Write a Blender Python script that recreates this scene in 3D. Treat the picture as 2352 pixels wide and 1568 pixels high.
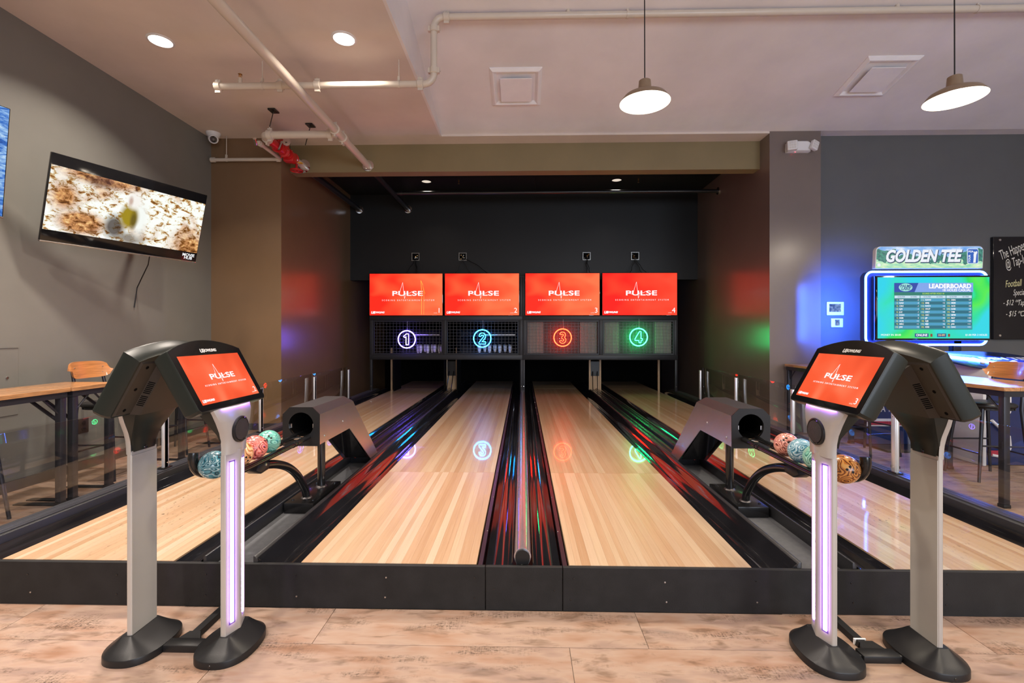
import bpy, bmesh, math, random
from mathutils import Vector, Matrix
random.seed(7)
PI = math.pi
for o in list(bpy.data.objects): bpy.data.objects.remove(o, do_unlink=True)
S = bpy.context.scene
C = S.collection

# ------------------------------------------------------------------ camera, world, exposure
cam = bpy.data.cameras.new('camera'); cam_o = bpy.data.objects.new('camera', cam); C.objects.link(cam_o)
cam.sensor_width = 36.0; cam.lens = 36.0 * 1070 / 2352
cam.shift_y = (765 - 784) / 2352
cam_o.location = (0, 0, 1.5)
cam_o.rotation_euler = (PI / 2, 0, math.atan(24.2 / 1070))
cam.clip_start = 0.05; cam.clip_end = 100
S.camera = cam_o
S.view_settings.view_transform = 'Standard'; S.view_settings.look = 'None'
S.view_settings.gamma = 1.0; S.view_settings.use_curve_mapping = False
S.view_settings.exposure = 0.0
w = bpy.data.worlds.new('world'); S.world = w; w.use_nodes = True
w.node_tree.nodes['Background'].inputs[0].default_value = (0.55, 0.7, 1.0, 1)
w.node_tree.nodes['Background'].inputs[1].default_value = 0.6

def area(name, loc, rot, sx, sy, energy, col, spread=180):
    l = bpy.data.lights.new(name, 'AREA'); l.shape = 'RECTANGLE'; l.size = sx; l.size_y = sy
    l.energy = energy; l.color = col; l.spread = math.radians(spread)
    o = bpy.data.objects.new(name, l); C.objects.link(o); o.location = loc; o.rotation_euler = rot
    return o
# daylight entering by the two shop windows in the wall behind the camera
for wx in (2.6, 6.4):
    area('window_daylight', (wx, -5.8, 2.2), (math.radians(90), 0, 0), 3.0, 2.6, 235, (0.77, 0.86, 1.0))
WARM = (1.0, 0.88, 0.77)

# ------------------------------------------------------------------ helpers: colour, materials
def lin(c):
    if isinstance(c, str):
        c = [int(c[i:i+2], 16) / 255 for i in (0, 2, 4)]
        return tuple(v / 12.92 if v <= 0.04045 else ((v + 0.055) / 1.055) ** 2.4 for v in c)
    return tuple(c)
MATS = {}
class NT:
    def __init__(s, name):
        s.m = bpy.data.materials.new(name); s.m.use_nodes = True
        s.n = s.m.node_tree.nodes; s.l = s.m.node_tree.links
        s.b = s.n.get('Principled BSDF'); s.out = s.n.get('Material Output')
    def add(s, t, **k):
        n = s.n.new(t)
        for a, v in k.items():
            if a in ('op',): n.operation = v
            else: setattr(n, a, v)
        return n
    def link(s, a, b): s.l.new(a, b)
    def coord(s, kind='Object'): return s.add('ShaderNodeTexCoord').outputs[kind]
    def pos(s): return s.add('ShaderNodeNewGeometry').outputs['Position']
    def mapping(s, vec, scale=(1, 1, 1), loc=(0, 0, 0)):
        n = s.add('ShaderNodeMapping'); s.link(vec, n.inputs[0]); n.inputs['Scale'].default_value = scale; n.inputs['Location'].default_value = loc
        return n.outputs[0]
    def noise(s, vec, scale, detail=3, rough=.55, dist=0):
        n = s.add('ShaderNodeTexNoise'); s.link(vec, n.inputs['Vector']); n.inputs['Scale'].default_value = scale
        n.inputs['Detail'].default_value = detail; n.inputs['Roughness'].default_value = rough; n.inputs['Distortion'].default_value = dist
        return n.outputs['Fac']
    def ramp(s, fac, stops, interp='LINEAR'):
        n = s.add('ShaderNodeValToRGB'); s.link(fac, n.inputs[0]); e = n.color_ramp.elements; n.color_ramp.interpolation = interp
        while len(e) < len(stops): e.new(0.5)
        for el, (p, c) in zip(e, stops):
            el.position = p; c = lin(c); el.color = (c[0], c[1], c[2], 1)
        return n.outputs[0]
    def math(s, op, a, b=None, c=None, clamp=False):
        n = s.add('ShaderNodeMath'); n.operation = op; n.use_clamp = clamp
        for i, v in enumerate((a, b, c)):
            if v is None: continue
            if isinstance(v, (int, float)): n.inputs[i].default_value = v
            else: s.link(v, n.inputs[i])
        return n.outputs[0]
    def mix(s, fac, a, b, mode='MIX'):
        n = s.add('ShaderNodeMix'); n.data_type = 'RGBA'; n.blend_type = mode
        for sock, v in ((n.inputs[0], fac), (n.inputs[6], a), (n.inputs[7], b)):
            if isinstance(v, (int, float)): sock.default_value = v
            elif isinstance(v, (tuple, str)):
                v = lin(v); sock.default_value = (v[0], v[1], v[2], 1)
            else: s.link(v, sock)
        return n.outputs[2]
    def bump(s, h, strength=.2, dist=.01):
        n = s.add('ShaderNodeBump'); s.link(h, n.inputs['Height']); n.inputs['Strength'].default_value = strength; n.inputs['Distance'].default_value = dist
        s.link(n.outputs[0], s.b.inputs['Normal'])
    def ell(s, vec, cx, cy, rx, ry, soft=.3):
        sp = s.add('ShaderNodeSeparateXYZ'); s.link(vec, sp.inputs[0])
        dx = s.math('DIVIDE', s.math('SUBTRACT', sp.outputs[0], cx), rx); dy = s.math('DIVIDE', s.math('SUBTRACT', sp.outputs[1], cy), ry)
        d = s.math('SQRT', s.math('ADD', s.math('MULTIPLY', dx, dx), s.math('MULTIPLY', dy, dy)))
        n = s.add('ShaderNodeMapRange'); s.link(d, n.inputs[0]); n.inputs[1].default_value = 1 + soft; n.inputs[2].default_value = 1 - soft
        n.inputs[3].default_value = 0; n.inputs[4].default_value = 1
        return n.outputs[0]
def M(name, col=None, rough=.5, metal=0., spec=.5, coat=0., coat_rough=.05, vary=0., vscale=6., bump=0., bscale=60., emit=None, estr=0., stretch=(1, 1, 1)):
    if name in MATS: return MATS[name]
    t = NT(name); b = t.b; col = lin(col)
    b.inputs['Roughness'].default_value = rough; b.inputs['Metallic'].default_value = metal
    b.inputs['Specular IOR Level'].default_value = spec
    b.inputs['Coat Weight'].default_value = coat; b.inputs['Coat Roughness'].default_value = coat_rough
    co = t.mapping(t.coord(), stretch)
    n = t.noise(co, vscale, 4)
    v = vary or .03
    t.link(t.ramp(n, [(.25, tuple(c * (1 - v) for c in col)), (.75, tuple(min(1, c * (1 + v)) for c in col))]), b.inputs['Base Color'])
    if bump: t.bump(t.noise(co, bscale, 3), bump, .004)
    if emit:
        e = lin(emit); b.inputs['Emission Color'].default_value = (e[0], e[1], e[2], 1); b.inputs['Emission Strength'].default_value = estr
    MATS[name] = t.m
    return t.m
def EM(name, col, strength=1.0):
    if name in MATS: return MATS[name]
    t = NT(name); c = lin(col)
    t.b.inputs['Base Color'].default_value = (.02, .02, .02, 1); t.b.inputs['Roughness'].default_value = .3
    n = t.noise(t.coord(), 3, 1)
    t.link(t.ramp(n, [(.3, tuple(x * .97 for x in c)), (.7, c)]), t.b.inputs['Emission Color'])
    t.b.inputs['Emission Strength'].default_value = strength
    MATS[name] = t.m
    return t.m

# ------------------------------------------------------------------ helpers: meshes and objects
def nb(): return bmesh.new()
def bx(bm, x0, x1, y0, y1, z0, z1, mtx=None):
    vs = [bm.verts.new(Vector(p)) for p in ((x0, y0, z0), (x1, y0, z0), (x1, y1, z0), (x0, y1, z0), (x0, y0, z1), (x1, y0, z1), (x1, y1, z1), (x0, y1, z1))]
    for f in ((3, 2, 1, 0), (4, 5, 6, 7), (0, 1, 5, 4), (1, 2, 6, 5), (2, 3, 7, 6), (3, 0, 4, 7)): bm.faces.new([vs[i] for i in f])
    if mtx: bmesh.ops.transform(bm, matrix=mtx, verts=vs)
    return vs
def loft(bm, rings, cap0=True, cap1=True, closed=True):
    vr = [[bm.verts.new(Vector(p)) for p in r] for r in rings]
    n = len(rings[0])
    for a, b in zip(vr[:-1], vr[1:]):
        for i in range(n if closed else n - 1):
            j = (i + 1) % n
            bm.faces.new((a[i], a[j], b[j], b[i]))
    if closed and cap0: bm.faces.new(vr[0][::-1])
    if closed and cap1: bm.faces.new(vr[-1])
    return vr
def prism_y(bm, prof, y0, y1):            # profile of (x, z), run along y
    loft(bm, [[(x, y0, z) for x, z in prof], [(x, y1, z) for x, z in prof]])
def prism_z(bm, prof, z0, z1):
    loft(bm, [[(x, y, z0) for x, y in prof], [(x, y, z1) for x, y in prof]])
def lathe(bm, prof, seg=24, mtx=None, cap0=True, cap1=True):   # profile of (r, z)
    rings = [[(r * math.cos(2 * PI * i / seg), r * math.sin(2 * PI * i / seg), z) for i in range(seg)] for r, z in prof]
    if mtx: rings = [[mtx @ Vector(p) for p in r] for r in rings]
    return loft(bm, rings, cap0, cap1)
def axis_m(p, d):
    d = Vector(d).normalized(); return Matrix.Translation(Vector(p)) @ d.to_track_quat('Z', 'Y').to_matrix().to_4x4()
def cyl(bm, p, d, r, h, seg=16): lathe(bm, [(r, 0), (r, h)], seg, axis_m(p, d))
def tube(bm, pts, r, seg=10, closed=False):
    pts = [Vector(p) for p in pts]; n = len(pts); rings = []
    nrm = None
    for i, p in enumerate(pts):
        if closed: t = pts[(i + 1) % n] - pts[i - 1]
        else: t = (pts[min(i + 1, n - 1)] - pts[max(i - 1, 0)])
        t.normalize()
        if nrm is None:
            nrm = t.orthogonal().normalized()
        else:
            nrm = (nrm - t * nrm.dot(t)).normalized()
        b = t.cross(nrm); rr = r[i] if isinstance(r, (list, tuple)) else r
        rings.append([p + (nrm * math.cos(2 * PI * k / seg) + b * math.sin(2 * PI * k / seg)) * rr for k in range(seg)])
    if closed:
        vr = [[bm.verts.new(p) for p in q] for q in rings]
        for i in range(n):
            a, b2 = vr[i], vr[(i + 1) % n]
            # best alignment on the seam
            off = 0
            if i == n - 1:
                off = min(range(seg), key=lambda o: (a[0].co - b2[o].co).length)
            for k in range(seg):
                bm.faces.new((a[k], a[(k + 1) % seg], b2[(k + 1 + off) % seg], b2[(k + off) % seg]))
    else: loft(bm, rings)
def arc(c, r, a0, a1, n, plane='yz'):
    out = []
    for i in range(n + 1):
        a = a0 + (a1 - a0) * i / n; u, v = r * math.cos(a), r * math.sin(a)
        out.append({'yz': (c[0], c[1] + u, c[2] + v), 'xy': (c[0] + u, c[1] + v, c[2]), 'xz': (c[0] + u, c[1], c[2] + v)}[plane])
    return out
def bevel(bm, wd, seg=2, ang=40):
    bmesh.ops.recalc_face_normals(bm, faces=bm.faces)
    es = [e for e in bm.edges if len(e.link_faces) == 2 and e.calc_face_angle(0) > math.radians(ang)]
    bmesh.ops.bevel(bm, geom=es, offset=wd, segments=seg, affect='EDGES', profile=.5)
def tag(o, label=None, cat=None, group=None, kind=None):
    if label: o['label'] = label
    if cat: o['category'] = cat
    if group: o['group'] = group
    if kind: o['kind'] = kind
    return o
def mesh_of(name, bm, mat, smooth=35):
    bmesh.ops.recalc_face_normals(bm, faces=bm.faces)
    me = bpy.data.meshes.new(name); bm.to_mesh(me); bm.free()
    me.materials.append(mat)
    if smooth:
        me.polygons.foreach_set('use_smooth', [True] * len(me.polygons)); me.set_sharp_from_angle(angle=math.radians(smooth))
    return me
def obj(name, bm, mat, parent=None, loc=None, rot=None, label=None, cat=None, group=None, kind=None, smooth=35):
    me = bm if isinstance(bm, bpy.types.Mesh) else mesh_of(name, bm, mat, smooth)
    o = bpy.data.objects.new(name, me); C.objects.link(o)
    if parent: o.parent = parent
    if loc is not None: o.location = loc
    if rot is not None: o.rotation_euler = rot
    return tag(o, label, cat, group, kind)
def thing(name, label, cat, loc=(0, 0, 0), rotz=0, group=None, kind=None):
    o = bpy.data.objects.new(name, None); C.objects.link(o); o.location = loc; o.rotation_euler = (0, 0, rotz); o.empty_display_size = .1
    return tag(o, label, cat, group, kind)
def box(name, b, mat, parent=None, bev=0., **k):
    bm = nb(); bx(bm, *b)
    if bev: bevel(bm, bev, 2)
    return obj(name, bm, mat, parent, **k)
def struct(name, bm, mat, parent=None): return obj(name, bm, mat, parent, kind=None if parent else 'structure')
def dup(root, loc, rotz, label=None):
    r = root.copy(); C.objects.link(r); r.location = loc; r.rotation_euler = (0, 0, rotz)
    if label: r['label'] = label
    for ch in list(root.children):
        c = ch.copy(); C.objects.link(c); c.parent = r
        for g in list(ch.children):
            d = g.copy(); C.objects.link(d); d.parent = c
    return r
def text(name, body, size, mat, parent, mtx, align='CENTER', shear=0., extrude=.0004, bold=0., space=1., sx=1., line=1.):
    cu = bpy.data.curves.new(name, 'FONT'); cu.body = body; cu.size = size; cu.align_x = align; cu.align_y = 'CENTER'
    cu.shear = shear; cu.extrude = extrude; cu.offset = bold; cu.space_character = space; cu.space_line = line; cu.resolution_u = 3
    t = bpy.data.objects.new(name, cu); C.objects.link(t)
    me = bpy.data.meshes.new_from_object(t.evaluated_get(bpy.context.evaluated_depsgraph_get()))
    bpy.data.objects.remove(t, do_unlink=True)
    me.transform(Matrix.Diagonal((sx, 1, 1, 1)))
    me.materials.clear(); me.materials.append(mat)
    o = bpy.data.objects.new(name, me); C.objects.link(o)
    if parent: o.parent = parent
    o.matrix_local = mtx
    return o
def frame(origin, u, v):      # local x = u, local y = v, local z = outward
    u = Vector(u).normalized(); v = Vector(v).normalized(); n = u.cross(v)
    m = Matrix((u, v, n)).transposed().to_4x4(); m.translation = Vector(origin)
    return m
def ribbon(bm, pts, wd, mtx=None, z=0, th=.0006):
    pts = [Vector((p[0], p[1], z)) for p in pts]; L = []; R = []
    for i, p in enumerate(pts):
        t = pts[min(i + 1, len(pts) - 1)] - pts[max(i - 1, 0)]; t.normalize(); n = Vector((-t.y, t.x, 0)) * wd / 2
        L.append(p + n); R.append(p - n)
    for i in range(len(pts) - 1):
        q = [L[i], L[i + 1], R[i + 1], R[i]]
        vs = [bm.verts.new(v) for v in q] + [bm.verts.new(v + Vector((0, 0, th))) for v in q]
        for f in ((0, 1, 2, 3), (7, 6, 5, 4), (0, 4, 5, 1), (1, 5, 6, 2), (2, 6, 7, 3), (3, 7, 4, 0)): bm.faces.new([vs[k] for k in f])

# ------------------------------------------------------------------ materials
def wall_mat(name, col, rough=.45, spec=.4):
    t = NT(name); c = lin(col); b = t.b
    n = t.noise(t.pos(), 1.3, 5)
    t.link(t.ramp(n, [(.3, tuple(x * .93 for x in c)), (.7, tuple(x * 1.06 for x in c))]), b.inputs['Base Color'])
    b.inputs['Roughness'].default_value = rough; b.inputs['Specular IOR Level'].default_value = spec
    if spec > .7: b.inputs['Coat Weight'].default_value = 1.; b.inputs['Coat Roughness'].default_value = .24; b.inputs['Coat IOR'].default_value = 1.5; b.inputs['Specular IOR Level'].default_value = .4; b.inputs['Roughness'].default_value = .5
    t.bump(t.noise(t.pos(), 160, 2), .06, .003)
    return t.m
m_wall_l = wall_mat('paint_grey', (.19, .186, .165), .42)
m_taupe = wall_mat('paint_taupe', (.19, .112, .055), .24, .8)
m_pillar = wall_mat('paint_plum_grey', (.15, .115, .10), .24, .8)
m_slate = wall_mat('paint_slate', (.115, .12, .122), .42)
m_black = wall_mat('paint_black', (.008, .009, .0095), .5)
m_ceil = wall_mat('ceiling_paint', (.70, .62, .56), .85, .2)
m_ceilr = wall_mat('ceiling_paint_white', (.80, .765, .765), .85, .2)
m_beam = wall_mat('paint_olive', (.235, .185, .095), .6)
m_cream = wall_mat('paint_cream', (.55, .5, .44), .8)

def plank_mat():
    t = NT('distressed_vinyl_plank'); b = t.b
    rnd = t.add('ShaderNodeObjectInfo').outputs['Random']
    off = t.add('ShaderNodeCombineXYZ'); t.link(t.math('MULTIPLY', rnd, 37.), off.inputs[0]); t.link(t.math('MULTIPLY', rnd, 91.), off.inputs[1])
    add = t.add('ShaderNodeVectorMath'); add.operation = 'ADD'; t.link(t.coord(), add.inputs[0]); t.link(off.outputs[0], add.inputs[1])
    v = add.outputs[0]
    base = t.ramp(rnd, [(0, 'c0a184'), (.3, 'd0b294'), (.55, 'c6a68b'), (.8, 'b99a80'), (1, 'd6bb9f')])
    tint = t.ramp(t.noise(t.mapping(v, (1.2, 4, 1)), 2.2, 3), [(.28, 'b07f5c'), (.40, 'cfa88c'), (.52, 'dcc0a8'), (.62, 'c3a694'), (.74, 'a3948a')])
    c1 = t.mix(.7, base, tint)
    big = t.noise(t.mapping(v, (1.5, 6, 1)), 1.6, 4, .6)
    fine = t.noise(t.mapping(v, (22, 60, 1)), 2.0, 4, .75)
    saw = t.noise(t.mapping(v, (70, 6, 1)), 1.5, 2)
    patch = t.math('MULTIPLY', t.ramp(big, [(.51, (0, 0, 0)), (.64, (1, 1, 1))]), t.ramp(fine, [(.43, (0, 0, 0)), (.55, (1, 1, 1))]))
    patch2 = t.math('MULTIPLY', patch, t.ramp(saw, [(.35, (.25, .25, .25)), (.6, (1, 1, 1))]))
    c2 = t.mix(t.math('MULTIPLY', patch2, .95), c1, '5f4c3c')
    blot = t.ramp(t.noise(t.mapping(v, (2.5, 7, 1)), 2.1, 3, .6, .4), [(.55, (0, 0, 0)), (.68, (1, 1, 1))])
    c3 = t.mix(t.math('MULTIPLY', blot, .6), c2, '7a5d44')
    t.link(t.mix(1.0, c3, (.46, .445, .46), 'MULTIPLY'), b.inputs['Base Color'])
    b.inputs['Roughness'].default_value = .48; b.inputs['Specular IOR Level'].default_value = .4
    t.bump(fine, .12, .002)
    return t.m
m_plank = plank_mat()
def lane_mat(name, worn=0., coat=1., crough=.03):
    t = NT(name); b = t.b
    rnd = t.add('ShaderNodeObjectInfo').outputs['Random']
    base = t.ramp(rnd, [(0, 'd6af86'), (.2, 'ead0aa'), (.4, 'cfa57b'), (.6, 'efd9b8'), (.8, 'dab48b'), (1, 'c89d72')])
    p = t.pos()
    grain = t.noise(t.mapping(p, (45, 1.1, 1)), 2.2, 4, .6)
    fleck = t.noise(t.mapping(p, (26, 14, 1)), 3.0, 2)
    c = t.mix(.30, base, t.ramp(grain, [(.3, 'c39a70'), (.55, 'e3c197'), (.75, 'eed6b2')]))
    c = t.mix(t.math('MULTIPLY', t.ramp(fleck, [(.62, (0, 0, 0)), (.72, (1, 1, 1))]), .10), c, 'c19467')
    if worn:
        sp = t.add('ShaderNodeSeparateXYZ'); t.link(p, sp.inputs[0])
        m = t.ell(t.mapping(p, (1, 1, 1)), worn, 3.35, .42, .62, .6)
        sk = t.ramp(t.noise(t.mapping(p, (60, 22, 1)), 1.2, 2, .5), [(.66, (0, 0, 0)), (.69, (1, 1, 1))])
        c = t.mix(t.math('MULTIPLY', t.math('MULTIPLY', m, sk), .75), c, '5a452e')
    k = (.69, .68, .70) if coat > .9 else (.55, .55, .585)
    t.link(t.mix(1.0, c, k, 'MULTIPLY'), b.inputs['Base Color'])
    b.inputs['Roughness'].default_value = .34; b.inputs['Specular IOR Level'].default_value = .45
    b.inputs['Coat Weight'].default_value = coat; b.inputs['Coat Roughness'].default_value = crough; b.inputs['Coat IOR'].default_value = 1.65
    return t.m
m_lane = lane_mat('lane_maple'); m_laneD = lane_mat('lane_maple_dull', 0., .12, .3)
m_lane1 = lane_mat('lane_maple_worn_one', -2.42, .25, .12); m_lane4 = lane_mat('lane_maple_worn_four', 2.47, .6, .05)
m_gut = M('gutter_gloss_black', (.009, .009, .011), .07, 0, .5, .4, .03, .3, 4)
m_rim = M('rim_black_plastic', (.018, .018, .02), .38, 0, .5, bump=.15, bscale=120)
m_fascia = M('fascia_black_board', (.014, .0138, .0142), .6, 0, .25, vary=.25, vscale=9, bump=.2, bscale=200)
m_carpet = M('channel_grey', (.085, .088, .095), .85, 0, .2, vary=.12, vscale=30, bump=.3, bscale=300)
m_steel = M('brushed_steel', (.55, .55, .56), .28, 1., vary=.06, vscale=20)
m_alu = M('aluminium', (.66, .69, .74), .32, .55, vary=.04)
m_chrome = M('chrome', (.8, .8, .8), .08, 1.)
m_silver = M('silver_paint', (.43, .415, .40), .34, .35, .5, .25, .1)
m_silverb = M('silver_paint_back', (.40, .385, .355), .45, .15, .5)
m_blk = M('black_plastic', (.009, .009, .010), .38, 0, .35, bump=.08, bscale=300)
m_blkg = M('black_gloss', (.006, .006, .007), .08, 0, .5)
m_blkm = M('black_metal', (.012, .012, .013), .22, .3, .5, .3, .08)
m_shell = M('console_shell', (.010, .013, .011), .36, 0, .35, vary=.1)
m_shellb = M('console_back', (.036, .029, .023), .45, 0, .35, vary=.08)
m_rail = M('rail_grey', (.085, .088, .105), .30, .5, .5, vary=.1, stretch=(1, .1, 1))
m_hood = M('hood_satin', (.50, .46, .43), .26, .9, vary=.06, vscale=8)
m_hoodtop = M('hood_sparkle_black', (.03, .028, .03), .45, .2, vary=.9, vscale=260, bump=.5, bscale=400)
m_void = M('void_black', (.002, .002, .002), .8, 0, .1)
m_frame = M('mask_frame', (.020, .021, .025), .42, .3, .4)
m_wire = M('mesh_wire', (.06, .06, .066), .4, .4)
m_panelg = M('backing_grey', (.22, .21, .19), .7, vary=.06, vscale=14)
m_paneld = M('backing_dark', (.055, .050, .048), .7, vary=.08, vscale=14)
m_tan = M('pale_wood', (.52, .36, .22), .5, vary=.15, vscale=20, stretch=(1, 1, .1))
m_pin = M('pin_white', (.78, .76, .72), .3, 0, .5, .3)
m_red = M('red_paint', (.55, .012, .014), .25, 0, .5, .4)
m_pipe = M('pipe_cream', (.62, .55, .46), .38, 0, .5, .2)
m_pipek = M('pipe_black', (.012, .012, .014), .3, 0, .5, .2)
m_white = M('white_plastic', (.75, .75, .76), .35)
m_vent = M('vent_white', (.86, .85, .87), .45)
m_bronze = M('pendant_bronze', (.30, .215, .14), .40, .45)
m_brass = M('brass', (.6, .38, .16), .3, 1.)
m_wood_t = M('table_wood', (.40, .20, .085), .30, 0, .5, .5, .06, vary=.55, vscale=7, stretch=(6, .7, 6))
m_wood_e = M('table_edge', (.25, .11, .05), .5, vary=.5, vscale=40)
m_ply = M('chair_ply', (.52, .21, .07), .30, 0, .5, .5, .08, vary=.3, vscale=9, stretch=(1, .6, 9))
m_metal = M('table_steel_dark', (.035, .036, .046), .35, .5)
m_vinyl = M('seat_vinyl_black', (.016, .016, .017), .36, bump=.1, bscale=150)
m_navy = M('cabinet_navy', (.012, .028, .11), .22, 0, .5, .5)
m_cabw = M('cabinet_white', (.62, .62, .66), .35)
m_base = M('baseboard_black', (.03, .03, .032), .45)
def glass_mat():
    t = NT('clear_glass'); n = t.n; n.remove(t.b)
    tr = t.add('ShaderNodeBsdfTransparent'); tr.inputs[0].default_value = (.95, .957, .955, 1)
    gl = t.add('ShaderNodeBsdfGlossy'); gl.inputs['Roughness'].default_value = .0
    fr = t.add('ShaderNodeFresnel'); fr.inputs[0].default_value = 1.75
    mx = t.add('ShaderNodeMixShader'); ge = t.add('ShaderNodeNewGeometry'); fac = t.math('MULTIPLY', fr.outputs[0], t.math('SUBTRACT', 1.0, ge.outputs['Backfacing']))
    t.link(fac, mx.inputs[0]); t.link(tr.outputs[0], mx.inputs[1]); t.link(gl.outputs[0], mx.inputs[2])
    t.link(mx.outputs[0], t.out.inputs[0])
    return t.m
m_glass = glass_mat()
def screen_mat(name, a, b_, c, strength=1.0, sc=1.6):
    t = NT(name); v = t.coord()
    sp = t.add('ShaderNodeSeparateXYZ'); t.link(v, sp.inputs[0])
    n = t.noise(t.mapping(v, (1, 1.6, 1)), sc, 1, .4, .3)
    g = t.math('ADD', t.math('MULTIPLY', sp.outputs[0], .35), n)
    t.link(t.ramp(g, [(.28, a), (.5, b_), (.75, c)]), t.b.inputs['Emission Color'])
    t.b.inputs['Emission Strength'].default_value = strength; t.b.inputs['Base Color'].default_value = (.01, .01, .01, 1); t.b.inputs['Roughness'].default_value = .5; t.b.inputs['Specular IOR Level'].default_value = .1
    return t.m
m_scr = screen_mat('lane_screen', 'fb2214', 'fd4627', 'fe613b', 1.6)
m_scr4 = screen_mat('lane_screen_red', 'f51610', 'fb2f1b', 'fd3c27', 1.6)
m_scrk = screen_mat('kiosk_screen', 'f04a1c', 'fb5628', 'fd7c52', 1.0, 4.5)
m_prn = EM('print_white', 'ffffff', 1.0)
m_prn2 = EM('print_pale', 'ffc9b4', 1.0)
m_prnk = M('print_grey', (.55, .55, .54), .4)
m_reflect_streak = EM('painted_reflection', 'ffb64a', 1.0)

# ------------------------------------------------------------------ room dimensions
XL, XA, YF, YB, ZC, ZL = -4.85, 3.745, 7.15, 12.7, 4.53, .238
Y0 = 2.52
CH = lambda y: 4.56 + .24 * (7.15 - y)     # sloping ceiling over the right half

def quad_slab(name, pts, th, mat, up=True, **k):
    bm = nb(); n = (Vector(pts[1]) - Vector(pts[0])).cross(Vector(pts[2]) - Vector(pts[0])).normalized() * th
    loft(bm, [[Vector(p) for p in pts], [Vector(p) + n for p in pts]])
    return struct(name, bm, mat, **k)
def sbox(name, b, mat, parent=None):
    bm = nb(); bx(bm, *b); return struct(name, bm, mat, parent)

# floor slab with separate vinyl planks
floor = sbox('floor', (-5.0, 9.6, -6.2, 13, -.12, -.004), M('floor_screed', (.12, .1, .08), .8))
row = 0; PW, PLEN = .29, 1.62
rr = random.Random(3)
y = 2.52 + 16 * PW
plank_cache = {}
while y > -1.2:
    y1, y0 = y, y - PW; x = -4.85 - rr.random() * PLEN
    while x < 8.4:
        a, b_ = max(x, -4.84), min(x + PLEN, 8.4)
        ok = b_ - a > .02
        cx = (a + b_) / 2
        if y0 > 2.45 and a > -3.0 and b_ < 3.0: ok = False
        if y0 > 7.12: ok = False
        if y0 < 1.6 and not (a > -9): ok = False
        if ok:
            yy1 = min(y1, 7.33)
            key = (round(b_ - a, 3), round(yy1 - y0, 3))
            if key not in plank_cache:
                bm = nb(); hx, hy = key[0] / 2 - .0012, key[1] / 2 - .0012
                loft(bm, [[(-hx, -hy, -.0045), (hx, -hy, -.0045), (hx, hy, -.0045), (-hx, hy, -.0045)], [(-hx, -hy, -.001), (hx, -hy, -.001), (hx, hy, -.001), (-hx, hy, -.001)],
                          [(-hx + .0015, -hy + .0015, 0), (hx - .0015, -hy + .0015, 0), (hx - .0015, hy - .0015, 0), (-hx + .0015, hy - .0015, 0)]])
                plank_cache[key] = mesh_of('plank', bm, m_plank, 0)
            obj('plank', plank_cache[key], m_plank, floor, loc=(cx, (y0 + yy1) / 2, 0))
        x += PLEN
    y -= PW

sbox('wall_left', (XL - .15, XL, -6.2, 12.7, 0, 4.7), m_wall_l)
sbox('wall_far_left', (XL, -XA, YF, YB, 0, 4.6), m_taupe)
sbox('wall_pillar', (XA, 4.51, YF, YB, 0, 4.9), m_pillar)
sbox('wall_far_right', (4.51, 9.6, 7.34, 7.5, 0, 4.9), m_slate)
sbox('wall_right', (9.5, 9.65, -6.2, 7.5, 0, 7.0), m_cream)
bm = nb()      # wall behind the camera, with two shop-window openings
for b in ((-5, 1.0, 0, 7), (4.2, 4.8, 0, 7), (8.0, 9.6, 0, 7), (1.0, 4.2, 0, .8), (1.0, 4.2, 3.6, 7), (4.8, 8.0, 0, .8), (4.8, 8.0, 3.6, 7)): bx(bm, b[0], b[1], -6.2, -6.0, b[2], b[3])
struct('wall_near', bm, m_cream)
for i, wx in enumerate((1.0, 4.8)):
    wn = thing('window_%d' % (i + 1), None, None, (wx, -6.1, .8), kind='structure')
    bm = nb()
    for b in ((0, .07, 0, 2.8), (3.13, 3.2, 0, 2.8), (.07, 3.13, 0, .07), (.07, 3.13, 2.73, 2.8), (1.57, 1.63, .07, 2.73)): bx(bm, b[0], b[1], -.04, .04, b[2], b[3])
    obj('window_frame', bm, m_blkm, wn)
    box('pane', (.07, 1.57, -.004, .004, .07, 2.73), m_glass, wn); box('pane', (1.63, 3.13, -.004, .004, .07, 2.73), m_glass, wn)
# alcove: black bulkhead above the pin machines, rear wall, black ceiling
sbox('wall_alcove_bulkhead', (-XA, XA, 10.05, 10.2, 2.65, 4.6), m_black)
sbox('wall_alcove_back', (-XA, XA, YB - .1, YB, 0, 4.6), m_void)
sbox('ceiling_alcove', (-XA, XA, 7.65, YB, 4.5, 4.6), m_black)
sbox('ceiling_left', (XL, -1.275, -6.2, 7.15, ZC, ZC + .1), m_ceil)
sbox('ceiling_strip', (-XA, XA, 7.15, 7.46, ZC, ZC + .1), m_ceil)
bm = nb(); loft(bm, [[(-1.25, 7.15, CH(7.15)), (9.6, 7.15, CH(7.15)), (9.6, 7.5, CH(7.15)), (9.6, 7.5, 4.72), (9.6, 7.15, 4.72), (9.6, 2.6, CH(2.6) + .1), (-1.25, 2.6, CH(2.6) + .1), (-1.25, 7.15, 4.72)][:0] or
                 [(-1.25, 7.15, CH(7.15)), (9.6, 7.15, CH(7.15)), (9.6, 2.6, CH(2.6)), (-1.25, 2.6, CH(2.6))],
                 [(-1.25, 7.15, CH(7.15) + .12), (9.6, 7.15, CH(7.15) + .12), (9.6, 2.6, CH(2.6) + .12), (-1.25, 2.6, CH(2.6) + .12)]])
struct('ceiling_right', bm, m_ceilr)
sbox('ceiling_right_edge', (4.51, 9.6, 7.15, 7.5, CH(7.15), CH(7.15) + .12), m_ceilr)
sbox('ceiling_right_rear', (-1.25, 9.6, -6.2, 2.6, CH(2.6), CH(2.6) + .12), m_ceilr)
bm = nb()      # vertical step between the two ceilings
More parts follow.
